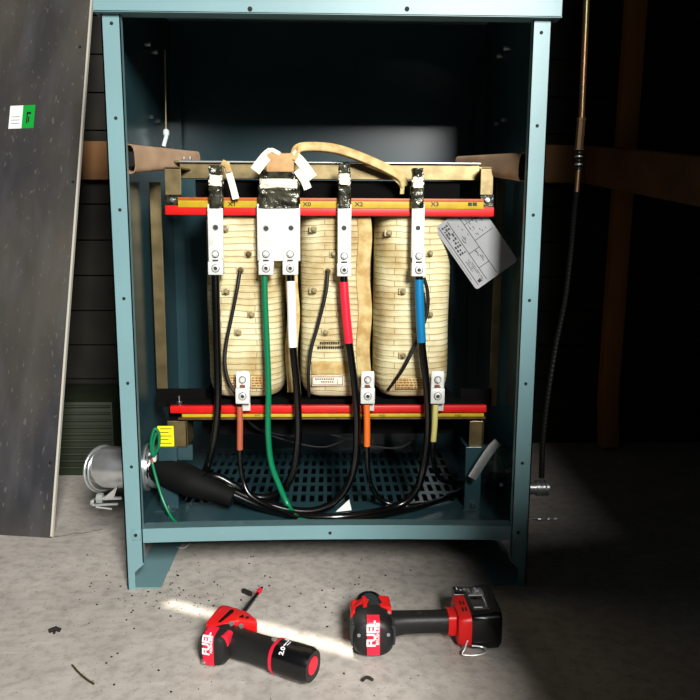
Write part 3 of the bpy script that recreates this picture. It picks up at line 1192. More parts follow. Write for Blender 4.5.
cable('ground_cable', [(264.5, 274, .104), (265, 300, .102), (267, 345, .100), (268.5, 390, .098), (268, 430, .10), (271, 462, .105), (279, 485, .105), (289, 507, .098), (300, 520, 0), (320, 523, 0)], .0056, 'green',
      'green cable dropping from the left lug of the wide bar', )
o = bpy.data.objects['ground_cable']
mb = MB()
mb.cyl(P(264.5, 272, .104), P(264.8, 283, .103), .0050, 'copper', seg=12)
mb.build('bare_copper_end', o)
cable('primary_cable', [(239.5, 402, .104), (240, 425, .102), (240, 452, .102), (242, 475, .105), (250, 495, .095), (275, 509, .08), (310, 521, 0), (360, 519, 0), (420, 507, 0), (470, 490, .2)], .0048, 'black',
      'black cable with brown tape under the leftmost lower lug', ('browntape', 405, 449, 'brown tape sleeve'))
cable('primary_cable', [(366.5, 402, .104), (367, 425, .102), (367, 446, .102), (368, 470, .105), (372, 488, .115), (385, 502, .12), (410, 506, 0), (440, 500, 0), (475, 484, .2)], .0052, 'black',
      'black cable with orange tape under the middle lower lug', ('orangetape', 404, 446, 'orange tape sleeve'))
cable('primary_cable', [(435.5, 402, .104), (434.5, 425, .102), (433, 445, .104), (434, 465, .12), (442, 480, .17), (460, 482, .22), (478, 475, .27)], .0048, 'black',
      'black cable with pale yellow tape under the right lower lug', ('yeltape', 403, 443, 'pale yellow tape sleeve'))
# bundle jacket: thick black tape round the cables near the conduit
mb = MB()
mb.tube([V((-0.338, .150, .177)), V((-0.30, .135, .169)), V((-0.262, .118, .159)), V((-0.235, .112, .150)), V((-0.21, .108, .142)), V((-0.18, .10, .132))], [.027, .030, .029, .025, .020, .017], 'cloth', 20, smooth=6)
tag(mb.build('cable_bundle'), 'thick black taped bundle of cables leaving through the left fitting', 'cable')
# thin dark wires at the back
for pts, lab in (([(247, 415, .14), (252, 425, .15), (270, 435, .18), (300, 444, .2), (325, 447, .2), (350, 440, .2), (372, 446, .2), (398, 448, .2), (415, 440, .21)], 'thin wire sagging behind the cables below the red bar'),
                 ([(247, 420, .15), (262, 430, .17), (290, 436, .2), (318, 432, .2), (345, 437, .2), (362, 430, .2)], 'thinner wire looping just above the sagging one')):
    mb = MB()
    mb.tube(catmull(path(pts), 8), .0018, 'blackm', 8)
    tag(mb.build('thin_wire'), lab, 'wire', 'thin wires behind the cables')
mb = MB()
mb.tube(catmull(path([(320, 504, .2), (350, 503, .2), (400, 510, .19), (440, 509, .2), (480, 513, .22)]), 8), .0024, 'green', 8)
tag(mb.build('green_wire'), 'thin green wire lying on the cabinet floor toward the right', 'wire')
mb = MB()
a = G(336, 512, .101)
mb.prism([(0, 0), (.03, .004), (.026, .03)], (a.x, a.y, .1012), X, Y_ * .8 + Z * .5, Z * .001, 'white')
tag(mb.build('paper_scrap', smooth=False), 'small white paper scrap on the cabinet floor under the cables', 'scrap')

# ------------------------------------------------------------------ left conduit elbow
el = thing('conduit_elbow', 'shiny metal conduit elbow entering the left side of the cabinet', 'conduit', (-0.45, 0.13, 0.0))
mb = MB()
yE, zE = 0.165, 0.174
mb.tube([V((-0.357, yE, zE)), V((-0.380, yE, zE)), V((-0.412, yE + .003, zE - .002)), V((-0.438, yE + .014, zE - .005)), V((-0.456, yE + .026, zE - .014))],
        [.036, .038, .041, .041, .030], 'galvb', 30, smooth=8)
mb.build('elbow', el)
mb = MB()
# strap ring around the elbow
c = V((-0.449, yE + .020, zE - .010))
ax = V((-0.84, 0.52, -0.06)).normalized()
u = ax.cross(Z).normalized()
w = ax.cross(u)
ring = [c + (u * math.cos(a_) + w * math.sin(a_)) * .0445 for a_ in [2 * PI * i / 48 for i in range(49)]]
mb.tube(ring, .003, 'galvb', 10)
ring = [c - ax * .008 + (u * math.cos(a_) + w * math.sin(a_)) * .0425 for a_ in [2 * PI * i / 48 for i in range(49)]]
mb.tube(ring, .002, 'galvb', 10)
mb.build('coupling_ring', el)
mb = MB()
for (x0, y0, x1, y1, r) in ((100, 499, 122, 498, .0028), (92, 505, 118, 504, .0024), (96, 507, 112, 509, .002)):
    mb.cyl(P(x0, y0, .115), P(x1, y1, .115), r, 'galvb', seg=10)
mb.tube([P(97, 498, .112), P(103, 498, .112)], .0095, 'galvb', 6)
mb.box(P(90, 505, .125), P(96, 498, .14), 'galvb', bev=.001)
mb.prism([(0, 0), (.032, .026), (.024, .004)], P(101, 500, .112), X, Z, Y_ * .01, 'galvb')
mb.build('clamp_bolts', el)
mb = MB()
mb.lathe((-0.356, yE, zE), X, [(0, .047), (.006, .047), (.006, .038), (.012, .038), (.012, .042), (.024, .042), (.026, .038)], 'galvb', 32)
for i in range(8):
    a_ = 2 * PI * i / 8
    mb.box((-0.358, yE + .041 * math.cos(a_) - .004, zE + .041 * math.sin(a_) - .004), (-0.350, yE + .041 * math.cos(a_) + .004, zE + .041 * math.sin(a_) + .004), 'galvb')
lk = mb.build('locknut', el)
mb = MB()
c = P(152.5, 457, .112)
mb.box((c.x - .007, .108, c.z - .009), (c.x + .007, .122, c.z + .009), 'lug', bev=.0015)
mb.cyl((c.x - .002, .108, c.z + .002), (c.x - .002, .103, c.z + .002), .004, 'screw', seg=10)
mb.build('grounding_lug', el)
mb = MB()
mb.tube(catmull(path([(152, 455, .106), (151, 442, .104), (154.5, 429, .104), (159, 434, .106), (158.5, 447, .108), (154, 456, .11)]), 8), .0028, 'green', 10)
mb.tube(catmull(path([(154, 457, .106), (153, 444, .107), (156, 433, .108)]), 8), .0026, 'green', 10)
mb.tube(catmull(path([(152, 462, .106), (156, 478, .10), (163, 500, .09), (172, 518, .075), (184, 529, .05)]), 8), .0028, 'green', 10)
o = mb.build('grounding_wire')
tag(o, 'green grounding wire looped through the lug beside the left post', 'wire')
mb = MB()
mb.cyl(P(151.5, 459, .106), P(153.5, 468, .104), .0023, 'copper', seg=10)
mb.build('bare_copper', o)

# ------------------------------------------------------------------ right conduit fitting
rc = thing('conduit_fitting', 'dark conduit fitting with a shiny round plate at the lower right inside wall', 'conduit', (.36, .25, .1))
mb = MB()
c = P(498, 470, .26)
dx = V((-0.75, -0.62, 0.12)).normalized()
mb.lathe(V((.352, .28, c.z)), V((-1, -.1, 0)), [(0, .05), (.006, .05), (.006, .04), (.022, .04)], 'galvb', 32)
mb.build('locknut', rc)
mb = MB()
pa = [P(472, 478, .10), P(477, 470, .10), P(484, 459, .10), P(491, 449, .10), P(498, 442, .10)]
mb.tube(catmull(pa, 6), .004, 'galvb', 12, flat=(.018, .004))
mb.build('round_plate', rc)
mb = MB()
c = P(508, 471, .16)
mb.box((c.x - .006, .155, c.z - .006), (c.x + .006, .168, c.z + .006), 'galv', bev=.001)
c = P(503, 485, .16)
mb.cyl(c, c + V((-.006, -.01, .004)), .004, 'screw', seg=10)
mb.build('grounding_lug', rc)
mb = MB()
mb.tube(catmull([P(497, 448, .11), P(501, 458, .13), P(506, 468, .16)], 6), .0022, 'green', 8)
mb.build('bond_wire', rc)
mb = MB()
for px in (537, 541.5, 546):
    c = P(px, 488, .12)
    mb.lathe((c.x - .003, .12, c.z), X, [(0, .012), (.0005, .015), (.0055, .015), (.006, .012)], 'galvb', 24)
mb.cyl((.357, .12, c.z), (c.x + .004, .12, c.z), .012, 'galvb', seg=20)
mb.build('outer_coupling', rc)
mb = MB()
c = P(536, 519, .12)
mb.cyl((.357, .12, c.z), (c.x + .04, .12, c.z), .0016, 'screw', seg=8)
for k in (0.004, 0.022, 0.036):
    mb.tube([(c.x + k, .12, c.z), (c.x + k + .004, .12, c.z)], .0035, 'screw', 6)
mb.build('threaded_bolt', rc)

# ------------------------------------------------------------------ conduit and flexible line, right
cp = thing('copper_pipe', 'slim copper coloured pipe with a threaded coupling hanging right of the cabinet', 'pipe', P(578, 190, .3))
mb = MB()
mb.tube([P(590, -90, .3), P(586.5, 0, .3), P(581.5, 118, .3)], .0062, 'copperpipe', 14)
mb.build('pipe', cp)
mb = MB()
mb.tube([P(578.3, 170, .3), P(576.6, 192, .3)], .0050, 'copperpipe', 14)
mb.build('pipe', cp)
mb = MB()
a, b = P(581.5, 118, .3), P(578.8, 150, .3)
mb.tube([a, b], .0085, 'copperpipe', 8)
for k in (0, .5, .96):
    q = a.lerp(b, k)
    mb.tube([q, q.lerp(b, .1) if k < .9 else q + (b - a) * .05], .0098, 'copperpipe', 8)
mb.build('coupling', cp)
mb = MB()
for i in range(5):
    q = P(579 - .15 * i, 151 + i * 4, .3)
    mb.lathe(q, V((0, 0, -1)), [(0, .004), (.0015, .008), (.0045, .008), (.006, .004)], 'galvb' if i in (1, 3) else 'flex', 16)
mb.build('gland_nuts', cp)
mb = MB()
pp = catmull([P(576.6, 192, .3), P(574, 215, .3), P(571, 250, .29), P(565, 300, .27), P(556, 345, .24), P(548, 395, .2), P(543, 440, .16), P(541.5, 478, .12)], 22)
rr = [.0048 + (.0014 if i % 2 else 0) for i in range(len(pp))]
seg = 10
mb2 = MB()
n = len(pp)
tan = [(pp[min(i + 1, n - 1)] - pp[max(i - 1, 0)]).normalized() for i in range(n)]
vs = []
for i in range(n):
    u = X - tan[i] * X.dot(tan[i])
    u.normalize()
    w = tan[i].cross(u)
    vs += [pp[i] + (u * math.cos(2 * PI * k / seg) + w * math.sin(2 * PI * k / seg)) * rr[i] for k in range(seg)]
mb2.loft([vs[i * seg:(i + 1) * seg] for i in range(n)], 'flex')
tag(mb2.build('flexible_conduit', smooth=False), 'ribbed dark flexible conduit curving down beside the right post', 'conduit')

# small cord with a white plug in the back left corner
mb = MB()
mb.tube([P(165, 50, .33), P(165.5, 90, .33), P(166, 131, .33)], .0012, 'spacer', 8)
o = mb.build('hanging_cord')
tag(o, 'thin cord with a white plug hanging in the back left corner of cabinet', 'cord')
mb = MB()
a = P(166, 129, .33)
mb.lathe(a, -Z, [(0, .003), (.003, .006), (.010, .0065), (.014, .004), (.016, .004)], 'ghostw', 14)
mb.tube([a - Z * .015, a - Z * .024 - X * .003, a - Z * .034 - X * .006], .0042, 'ghostw', 10)
mb.build('white_plug', o)

# ------------------------------------------------------------------ hanging data plate
pc = thing('data_plate', 'printed grey wiring card hanging askew under the right end of the red bar', 'sign', P(478, 250, .13))
c0, c1, c2 = P(439.5, 225, .139), P(476.5, 290, .141), P(515.5, 257, .138)
ex = (c2 - c1).normalized()
W = (c2 - c1).length
Hh = (c0 - c1).length
ey = (c0 - c1).normalized()
dv = ex.dot(ey) / 2
ex, ey = (ex - ey * dv).normalized(), (ey - ex * dv).normalized()
ey = (ey - ex * ey.dot(ex)).normalized()
nn_ = ex.cross(ey)
if nn_.y > 0:
    nn_ = -nn_


def rr_poly(x0, y0, x1, y1, r, n=5):
    out = []
    for cx, cy, a0 in ((x1 - r, y0 + r, -90), (x1 - r, y1 - r, 0), (x0 + r, y1 - r, 90), (x0 + r, y0 + r, 180)):
        for i in range(n + 1):
            a_ = math.radians(a0 + 90 * i / n)
            out.append((cx + r * math.cos(a_), cy + r * math.sin(a_)))
    return out


mb = MB()
mb.prism(rr_poly(0, 0, W, Hh, .006), c1, ex, ey, -nn_ * .0012, 'plate')
card = mb.build('card', pc, smooth=False)
mb = MB()


def pl(x0, y0, x1, y1, m='ink'):
    mb.prism([(x0 * W, y0 * Hh), (x1 * W, y0 * Hh), (x1 * W, y1 * Hh), (x0 * W, y1 * Hh)], c1 + nn_ * .0001, ex, ey, nn_ * .0003, m)


# frame lines run along the long side, as on the card
for x in (.08, .28, .52):
    pl(x, .04, x + .012, .97)
for x0, x1, y in ((.28, .52, .22), (.28, .52, .45), (.52, .95, .55), (.08, .28, .80), (.52, .95, .8)):
    pl(x0, y, x1, y + .008)
random.seed(3)
for k in range(9):
    yy = .50 + k * .052
    for j in range(3):
        x = .12 + j * .05
        if random.random() < .75:
            pl(x, yy, x + .035, yy + random.uniform(.015, .04))
for k in range(26):
    x, yy = random.choice((.14, .17, .20, .23)), .05 + random.random() * .3
    pl(x, yy, x + .010, yy + random.uniform(.02, .07))
pl(.12, .06, .19, .10)
for k in range(14):
    x, yy = .31 + random.random() * .17, .25 + random.random() * .6
    pl(x, yy, x + .012, yy + random.uniform(.02, .06))
for k in range(30):
    x, yy = .56 + random.random() * .34, .58 + random.random() * .38
    pl(x, yy, x + .012, yy + random.uniform(.01, .05))
for k in range(30):
    pl(.03, .15 + k * .018, .038, .162 + k * .018)
mb.build('printed_lines', card, smooth=False)

# ------------------------------------------------------------------ tools on the floor
# right: impact wrench lying on its side.  local: h = along the handle, n = toward the nose, z up
def rrect(cx, cy, hx, hy, e=.5, seg=28):
    out = []
    for k in range(seg):
        a_ = 2 * PI * k / seg
        ca, sa = math.cos(a_), math.sin(a_)
        out.append((cx + hx * math.copysign(abs(ca) ** e, ca), cy + hy * math.copysign(abs(sa) ** e, sa)))
    return out


org = G(371, 621, .035)
th = math.radians(1)
iw = thing('impact_wrench', 'red and black cordless impact wrench with a large square battery, right of the two tools', 'power tool', (org.x, org.y, 0), th)
Tt = Matrix.Translation((org.x, org.y, 0)) @ Matrix.Rotation(th, 4, 'Z')
TV = lambda x, y, z: Tt @ V((x, y, z))
ZA = .0335
# motor head: black rubber body, lathe along local y, from rear cap to nose
mb = MB()


def ringy(y, hx, hz, cx=0, cz=ZA, e=.75, seg=32):
    return [TV(cx + p[0], y, cz + p[1]) for p in rrect(0, 0, hx, hz, e, seg)]


mb.loft([ringy(-.054, .019, .019), ringy(-.052, .026, .025), ringy(-.045, .0315, .0305), ringy(-.028, .033, .0322), ringy(-.008, .0325, .0318), ringy(.004, .031, .031)], 'toolblk')
body = mb.build('motor_body', iw)
mb = MB()
mb.loft([ringy(.002, .0322, .032), ringy(.010, .0325, .0322), ringy(.022, .029, .029), ringy(.032, .025, .025)], 'redplastic')
# red shoulders with the black inset between
mb.loft([[TV(x, y, z) for x, z in rrect(.020, ZA + .022, .011, .009, .6)] for y in (-.010, .008, .024)], 'redplastic')
mb.loft([[TV(x, y, z) for x, z in rrect(-.024, ZA + .013, .008, .011, .6)] for y in (-.014, .008, .024)], 'redplastic')
mb.loft([[TV(x, y, z) for x, z in rrect(-.010, ZA + .027, .004, .005, .6)] for y in (-.012, .008, .022)], 'redplastic')
mb.build('red_housing', iw)
mb = MB()
mb.loft([ringy(.0, .012, .005, .006, ZA + .029), ringy(.024, .012, .006, .004, ZA + .025)], 'toolgls')
mb.lathe(TV(0, .024, ZA), Tt.to_3x3() @ Y_, [(0, .027), (.014, .0265), (.028, .025), (.036, .021), (.038, .012), (.050, .0095), (.052, .008)], 'toolgls', 30)
mb.build('nose_cone', iw)
# ribs and grooves of the rear cap
mb = MB()
for y in (-.046, -.038, -.030, -.022):
    for s_ in (-1, 1):
        mb.loft([[TV(x, yy, z) for x, z in rrect(s_ * .0295, ZA + .003, .0045, .016, .6, 16)] for yy in (y, y + .004)], 'toolrib')
mb.build('cap_ribs', body)
for (x, y, z) in ((.022, -.0500, ZA + .008), (.026, -.014, ZA + .0235), (-.022, -.050, ZA + .008)):
    mb = MB()
    mb.cyl(TV(x, y, z), TV(x, y - .004, z + .001), .0026, 'screw', seg=10)
    mb.build('cap_screw', body)
# name label runs over the top of the rear cap
mb = MB()
vs, fs = [], []
n = 12
labpts = []
for i in range(n + 1):
    t_ = i / n
    a_ = math.radians(-12 + 78 * t_)      # wraps from the rear face over the top
    labpts.append((-.0635 + .030 * (1 - math.cos(max(0, a_))) * 1.0 + .0, ZA - .010 + .047 * t_))
labpts = [(-.0550, ZA - .022), (-.0550, ZA - .006), (-.0550, ZA + .012), (-.0546, ZA + .0185), (-.0527, ZA + .0255), (-.0458, ZA + .0315), (-.0370, ZA + .0325)]
for y, z in labpts:
    for x in (-.0095, .0095):
        vs.append(TV(x, y, z))
for y, z in labpts:
    for x in (-.0095, .0095):
        vs.append(TV(x, y + .004, z - .004))
n = len(labpts)
for i in range(n - 1):
    fs.append((2 * i, 2 * i + 1, 2 * i + 3, 2 * i + 2))
    fs.append((2 * n + 2 * i, 2 * n + 2 * i + 2, 2 * n + 2 * i + 3, 2 * n + 2 * i + 1))
    fs.append((2 * i, 2 * i + 2, 2 * n + 2 * i + 2, 2 * n + 2 * i))
    fs.append((2 * i + 1, 2 * n + 2 * i + 1, 2 * n + 2 * i + 3, 2 * i + 3))
fs += [(0, 2 * n, 2 * n + 1, 1), (2 * n - 2, 2 * n - 1, 4 * n - 1, 4 * n - 2)]
mb.add(vs, fs, 'toollabel')
lab = tag(mb.build('name_label', body), 'red name label')


def bent_text(s_, size, off, parent, bold, zoff=.0, m='toolwht', pts=labpts, T=TV, length=None, shear=.0):
    """print that follows the label over the cap; reads upward (away from the floor)"""
    c = bpy.data.curves.new('print', 'FONT')
    c.body = s_
    c.size = size
    c.align_x = 'CENTER'
    c.align_y = 'CENTER'
    c.offset = bold
    c.shear = shear
    t = bpy.data.objects.new('tmp', c)
    COL.objects.link(t)
    me = bpy.data.meshes.new_from_object(t.evaluated_get(bpy.context.evaluated_depsgraph_get()))
    bpy.data.objects.remove(t)
    segl = [0]
    for i in range(1, len(pts)):
        segl.append(segl[-1] + math.dist(pts[i], pts[i - 1]))
    L = segl[-1]

    def at(u):
        u = min(max(u, 0), L)
        for i in range(1, len(pts)):
            if u <= segl[i] + 1e-9:
                k = (u - segl[i - 1]) / (segl[i] - segl[i - 1])
                a, b = V(pts[i - 1]), V(pts[i])
                p = a.lerp(b, k)
                d = (b - a).normalized()
                return p + V((-d.y, d.x)) * .0006
    mb = MB()
    vs = [V((v.co.x, v.co.y)) for v in me.vertices]
    out = []
    for v in vs:
        p = at(L * .5 + zoff + v.x)
        out.append(T(off - v.y, p.x, p.y))
    mb.add(out, [list(p.vertices) for p in me.polygons], m)
    bpy.data.meshes.remove(me)
    return mb.build('print', parent, smooth=False)


bent_text('FUEL', .0185, -.0030, lab, .0006)
bent_text('BRUSHLESS', .0068, .0060, lab, .0001)
# handle
mb = MB()


def ringx(x, hy, hz, cy=0, cz=ZA, e=.75, seg=28, T=TV):
    return [T(x, cy + p[0], cz + p[1]) for p in rrect(0, 0, hy, hz, e, seg)]


mb.loft([ringx(.014, .021, .020, -.010), ringx(.034, .019, .018, -.006), ringx(.052, .0165, .0165, -.003), ringx(.085, .016, .016, -.002), ringx(.122, .017, .0165, -.002)], 'toolblk')
hnd = mb.build('handle', iw)
mb = MB()
mb.loft([[TV(x, y, z) for x, z in rrect(.046, ZA - .002, .010, .008, .7, 20)] for y in (.010, .020)], 'toolrib')
mb.build('trigger', iw)
mb = MB()
mb.lathe(TV(.075, -.002, ZA + .0155), Z, [(0, .004), (.0012, .0035)], 'toolrib', 14)
mb.build('grip_badge', hnd)
# red foot
mb = MB()
mb.loft([ringx(0.1190, .0185, .018, -.002, e=.45), ringx(0.1330, .0185, .018, -.002, e=.45)], 'redplastic')
mb.loft([ringx(0.1320, .034, .024, .0, cz=.032, e=.4), ringx(0.1390, .043, .026, .006, cz=.032, e=.35), ringx(0.1520, .044, .027, .008, cz=.032, e=.35)], 'redplastic')
ft = mb.build('red_foot', iw)
mb = MB()
for y in (-.018, .002):
    for x in (.140, .145):
        mb.box((0, 0, 0), (.0022, .010, .0012), 'hole', T=Tt @ Matrix.Translation((x, y, .0585)))
mb.build('foot_slots', ft, smooth=False)
mb = MB()
mb.loft([ringx(0.1515, .046, .027, .010, cz=.032, e=.3), ringx(0.1550, .050, .030, .012, cz=.032, e=.3), ringx(0.1810, .051, .031, .014, cz=.032, e=.28), ringx(0.1940, .050, .031, .014, cz=.032, e=.3), ringx(0.1990, .046, .028, .014, cz=.032, e=.35)], 'toolgls')
mb.loft([ringx(0.1370, .014, .012, .046, cz=.050, e=.4), ringx(0.1610, .014, .012, .046, cz=.050, e=.4)], 'toolgls')
bat = mb.build('battery', iw)
mb = MB()
for (x0, y0, x1, y1, m) in ((.146, -.012, .166, .020, 'toolrib'), (.149, .008, .158, .016, 'toolwht'), (.160, .007, .164, .014, 'toolrib'), (.146, .0215, .168, .0225, 'toolwht'), (.147, -.016, .160, -.015, 'toolwht'), (.170, -.022, .1712, .022, 'toolrib'), (.149, .034, .150, .046, 'toolwht'), (.154, .034, .156, .048, 'toolrib'), (.159, .036, .165, .0375, 'toolwht'), (.159, .042, .161, .047, 'toolwht')):
    mb.box((x0 + .011, y0, .0626), (x1 + .011, y1, .0638), m, T=Tt)
mb.box((.142, .044, .0618), (.1435, .051, .0626), 'toolwht', T=Tt)
mb.box((.147, .042, .0618), (.150, .0435, .0626), 'toolwht', T=Tt)
mb.build('battery_print', bat, smooth=False)
mb = MB()
for i in range(4):
    mb.box((.184 + i * .003, -.030, .0622), (.1852 + i * .003, .058, .0638), 'toolblk', T=Tt)
mb.build('battery_ribs', bat, smooth=False)
mb = MB()
hk = catmull([TV(0.1450, -.036, .020), TV(0.1390, -.044, .010), TV(0.1350, -.048, .005), TV(0.1490, -.050, .004), TV(0.1670, -.049, .006), TV(0.1730, -.045, .010), TV(0.1670, -.041, .012), TV(0.1510, -.040, .014)], 8)
mb.tube(hk, .0013, 'galvb', 10)
mb.build('belt_hook', iw)

# left: slim impact driver lying on its side
org2 = G(226, 634, .028)
th2 = math.radians(-17)
idr = thing('impact_driver', 'compact red and black screw driver tool with a long bit, left of the two', 'power tool', (org2.x, org2.y, 0), th2)
T2 = Matrix.Translation((org2.x, org2.y, 0)) @ Matrix.Rotation(th2, 4, 'Z')
TW = lambda x, y, z: T2 @ V((x, y, z))
ZB = .0285


def r2y(y, hx, hz, cx=0, cz=ZB, e=.75, seg=30):
    return [TW(cx + p[0], y, cz + p[1]) for p in rrect(0, 0, hx, hz, e, seg)]


mb = MB()
mb.loft([r2y(-.052, .012, .016), r2y(-.050, .019, .022), r2y(-.043, .0235, .0255), r2y(-.028, .025, .027), r2y(-.010, .025, .0265), r2y(.0, .023, .025)], 'toolblk')
body2 = mb.build('motor_body', idr)
mb = MB()
# angular red shell: wedge plates over the motor
pl_ = [(-.022, -.024), (-.0245, .030), (-.015, .034), (.022, .026), (.047, .008), (.052, .0), (.022, -.004), (.004, -.020), (-.004, -.030)]
mb.prism(pl_, TW(0, 0, .036), T2.to_3x3() @ X, T2.to_3x3() @ Y_, Z * .0205, 'redplastic', bev=.003)
mb.prism([(-.025, -.020), (-.027, .026), (-.018, .032), (.016, .028), (.03, .012), (.0, -.02)], TW(0, 0, .008), T2.to_3x3() @ X, T2.to_3x3() @ Y_, Z * .030, 'redplastic', bev=.003)
rh = mb.build('red_shell', idr)
mb = MB()
mb.prism([(-.004, -.018), (.000, -.018), (.006, .016), (.004, .022), (-.001, .020)], TW(0, 0, .0564), T2.to_3x3() @ X, T2.to_3x3() @ Y_, Z * .0012, 'toolgls')
mb.prism([(.020, .004), (.024, .012), (.028, .004)], TW(0, 0, .0564), T2.to_3x3() @ X, T2.to_3x3() @ Y_, Z * .0010, 'toolgls')
mb.cyl(TW(.033, .006, .0564), TW(.033, .006, .0575), .003, 'hole', seg=12)
mb.prism([(-.020, -.020), (-.0185, -.021), (-.014, .026), (-.0155, .026)], TW(0, 0, .0564), T2.to_3x3() @ X, T2.to_3x3() @ Y_, Z * .0008, 'toollabel')
mb.build('shell_vents', rh, smooth=False)
mb = MB()
mb.lathe(TW(0, .024, ZB), T2.to_3x3() @ Y_, [(0, .0255), (.010, .0245), (.018, .019), (.021, .012), (.028, .008), (.030, .006)], 'toolgls', 28)
mb.build('nose_cone', idr)
mb = MB()
mb.lathe(TW(0, .053, ZB), T2.to_3x3() @ (Y_ + Z * .04), [(0, .0038), (.055, .0038), (.057, .003), (.090, .003), (.095, .0012)], 'bit', 6)
mb.lathe(TW(0, .126, ZB + .003), T2.to_3x3() @ (Y_ + Z * .04), [(0, .0042), (.012, .0042)], 'toollabel', 12)
mb.build('driver_bit', idr)
lp2 = [(-.0530, ZB - .020), (-.0530, ZB - .006), (-.0530, ZB + .010), (-.0525, ZB + .0165), (-.0508, ZB + .0222), (-.0440, ZB + .0262), (-.0300, ZB + .0277)]
mb = MB()
vs, fs = [], []
n = len(lp2)
for dy, dz in ((0, 0), (.004, -.004)):
    for y, z in lp2:
        for x in (-.0085 - .004, .0085 - .004):
            vs.append(TW(x, y + dy, z + dz))
for i in range(n - 1):
    fs.append((2 * i, 2 * i + 1, 2 * i + 3, 2 * i + 2))
    fs.append((2 * n + 2 * i, 2 * n + 2 * i + 2, 2 * n + 2 * i + 3, 2 * n + 2 * i + 1))
    fs.append((2 * i, 2 * i + 2, 2 * n + 2 * i + 2, 2 * n + 2 * i))
    fs.append((2 * i + 1, 2 * n + 2 * i + 1, 2 * n + 2 * i + 3, 2 * i + 3))
fs += [(0, 2 * n, 2 * n + 1, 1), (2 * n - 2, 2 * n - 1, 4 * n - 1, 4 * n - 2)]
mb.add(vs, fs, 'toollabel')
lab2 = mb.build('name_label', body2)
bent_text('FUEL', .0160, -.0068, lab2, .0005, pts=lp2, T=TW)
bent_text('BRUSHLESS', .0052, .0012, lab2, .0002, pts=lp2, T=TW)
mb = MB()
mb.loft([[TW(x, y, z) for x, z in rrect(.0165, ZB + .0145, .008, .009, .7, 20)] for y in (-.044, -.026)], 'toollabel')
mb.build('side_badge', body2)
mb = MB()
for x, y, z in ((.016, -.014, ZB + .0255), (.030, -.010, ZB + .0215), (-.012, -.051, ZB - .018)):
    mb.cyl(TW(x, y, z), TW(x, y - .001, z + .003), .0036, 'galvb', seg=12)
mb.build('housing_screw', body2)


# handle runs off at an angle
def T3(x, y, z):
    a_ = math.radians(-12)
    return TW(x * math.cos(a_) - y * math.sin(a_), x * math.sin(a_) + y * math.cos(a_) - .012, z)


def r3(x, hy, hz, e=.8, cy=0, cz=.028):
    return [T3(x, cy + p[0], cz + p[1]) for p in rrect(0, 0, hy, hz, e, 30)]


mb = MB()
mb.loft([r3(.004, .022, .021), r3(.03, .0215, .021), r3(.06, .020, .020), r3(.085, .0205, .021), r3(.098, .0225, .0225)], 'toolblk')
h2 = mb.build('handle', idr)
mb = MB()
mb.loft([r3(.0965, .0232, .0232), r3(.1015, .0236, .0236)], 'toollabel')
mb.build('red_ring', h2)
mb = MB()
mb.cyl(T3(.092, .002, .049), T3(.092, .002, .0515), .0045, 'galvb', seg=14)
mb.build('latch_button', h2)
mb = MB()
mb.loft([r3(.101, .0225, .0228), r3(.125, .0235, .0240), r3(.150, .0235, .0240), r3(.158, .0205, .021)], 'toolgls')
b2 = mb.build('battery', idr)
mb = MB()
R3 = (T2 @ Matrix.Rotation(math.radians(-12), 4, 'Z')).to_3x3()
for (x0, x1, y0, y1) in ((.114, .1150, -.014, .008), (.108, .1150, .008, .009), (.1150, .1160, -.018, -.006), (.118, .1192, -.010, .006)):
    for k in range(1):
        mb.box((x0, y0 * .6, .0526), (x1, y1 * .6, .0532), 'toolwht', T=Matrix.Translation(T3(0, 0, 0)) @ R3.to_4x4())
text('capacity_print', '2.0', T3(.117, -.0165, .0490), R3 @ V((0, .66, .75)), R3 @ -X, .0095, 'toolwht', b2, .0003, bold=.0003)
mb.build('battery_print', b2, smooth=False)
mb = MB()
c = T3(.1585, -.001, .030)
mb.lathe(c - R3 @ X * .001, R3 @ X, [(0, .013), (.0012, .013)], 'toollabel', 24)
mb.build('end_badge', b2)

# ------------------------------------------------------------------ scraps on the floor
mb = MB()
mb.tube(catmull([G(49, 631, .004), G(55, 629, .004), G(60, 630, .003)], 4), .0035, 'chip', 8)
mb.tube([G(54, 633, .003), G(56, 627, .003)], .002, 'chip', 8)
tag(mb.build('plastic_scrap'), 'little black scrap lying alone on the bare floor at far left', 'scrap')
mb = MB()
mb.tube([G(243, 590.5, .004), G(251, 594, .004)], .005, 'chip', 12, flat=(.008, .006))
tag(mb.build('screw_anchor'), 'small black plug lying beside the driver bit tip', 'scrap')
mb = MB()
mb.tube(catmull([G(72, 665, .002), G(78, 672, .004), (G(86, 679, .005)), G(94, 684, .002)], 6), .0016, 'galv', 8)
tag(mb.build('metal_curl'), 'curled metal shaving on the floor near the lower left', 'scrap')
mb = MB()
mb.tube(catmull([G(362, 681, .003), G(367, 677, .008), G(373, 680, .003)], 6), .0022, 'chip', 8)
tag(mb.build('dark_clip'), 'tiny dark curved clip on the floor below the impact wrench', 'scrap')
mb = MB()
mb.tube(catmull([G(176, 547, .002), G(184, 548, .003), G(190, 543, .002)], 6), .0012, 'white', 8)
tag(mb.build('wire_clipping'), 'white wire clipping under the cabinet by its left leg', 'scrap')
random.seed(11)
mb = MB()
for i in range(330):
    if i < 190:
        px, py = random.gauss(165, 38), random.gauss(592, 18)
    elif i < 270:
        px, py = random.uniform(60, 420), random.uniform(550, 700)
    else:
        px, py = random.gauss(350, 60), random.gauss(585, 18)
    if py < 548 or px < 2:
        continue
    p = G(px, py, 0)
    s_ = random.choice((.0004, .0005, .0006, .0008, .0012))
    a_ = random.random() * 3
    mb.box((-s_ * random.uniform(1, 2), -s_, 0), (s_, s_, s_ * .9), 'chip', T=Matrix.Translation(p) @ Matrix.Rotation(a_, 4, 'Z'))
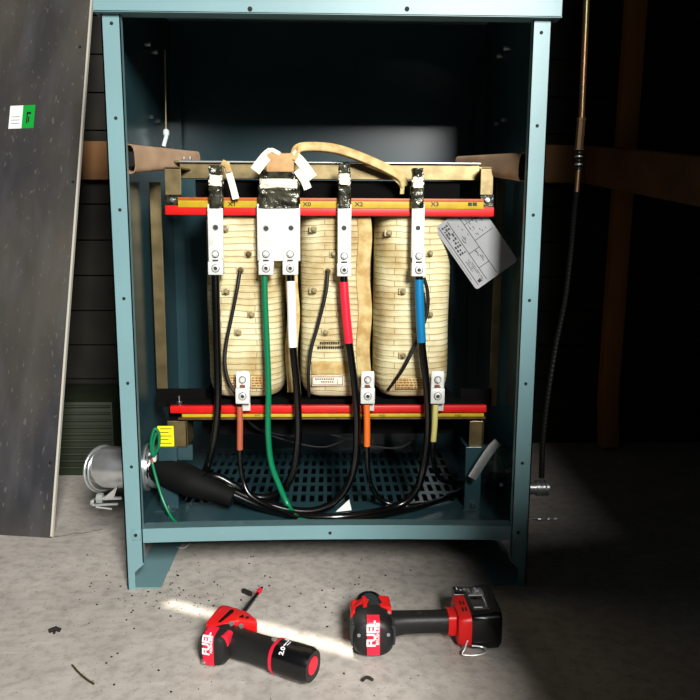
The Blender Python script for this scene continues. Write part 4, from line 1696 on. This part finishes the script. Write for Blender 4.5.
for i in range(120):          # and on the cabinet floor
    p = G(random.gauss(172, 16), random.gauss(512, 10), FZ)
    if abs(p.x) > .345 or p.y < .035:
        continue
    s_ = random.choice((.0008, .001, .0014))
    mb.box((-s_, -s_, 0), (s_, s_, s_), 'chip', T=Matrix.Translation(p) @ Matrix.Rotation(random.random() * 3, 4, 'Z'))
tag(mb.build('debris', smooth=False), 'dark grit and crumbs strewn over the concrete around the cabinet', 'debris', kind='stuff')
# crack in the slab
mb = MB()
random.seed(5)
cr = [G(50 + i * 4, 537 - i * .55 + random.uniform(-.7, .7), .0003) for i in range(14)]
for i in range(len(cr) - 1):
    a, b = cr[i], cr[i + 1]
    w_ = .0012
    mb.add([a - Y_ * w_, b - Y_ * w_, b + Y_ * w_, a + Y_ * w_], [(0, 1, 2, 3)], 'chip')
o = mb.build('trim_1', smooth=False)
struct(o)

# ------------------------------------------------------------------ light
def area(name, loc, target, sx, sy, e, col=(1, 1, 1)):
    l = bpy.data.lights.new(name, 'AREA')
    l.shape = 'RECTANGLE'
    l.size, l.size_y = sx, sy
    l.energy = e
    l.color = col
    o = bpy.data.objects.new(name, l)
    COL.objects.link(o)
    o.location = loc
    o.rotation_euler = (V(target) - V(loc)).to_track_quat('-Z', 'Y').to_euler()
    return o


area('daylight', (0.80, -3.3, 2.1), (-0.1, 0, 0.35), 0.65, 1.0, 285, (1.0, 0.985, 0.955))
# spot standing in for the sun, aimed through the slit added in the ceiling
l = bpy.data.lights.new('sun_beam', 'SPOT')
l.energy = 4200
l.spot_size = math.radians(7)
l.spot_blend = 0.1
l.shadow_soft_size = 0.02
l.color = (1, .95, .84)
o = bpy.data.objects.new('sun_beam', l)
COL.objects.link(o)
o.location = SUN
o.rotation_euler = ((_a + _b) / 2 - SUN).to_track_quat('-Z', 'Y').to_euler()

w = bpy.data.worlds.new('world')
scene.world = w
w.use_nodes = True
w.node_tree.nodes['Background'].inputs[0].default_value = (0.75, 0.85, 1, 1)
w.node_tree.nodes['Background'].inputs[1].default_value = 0.04
vs_ = scene.view_settings
vs_.view_transform = 'Standard'
vs_.look = 'None'
vs_.gamma = 1
vs_.use_curve_mapping = False
vs_.exposure = 0.0
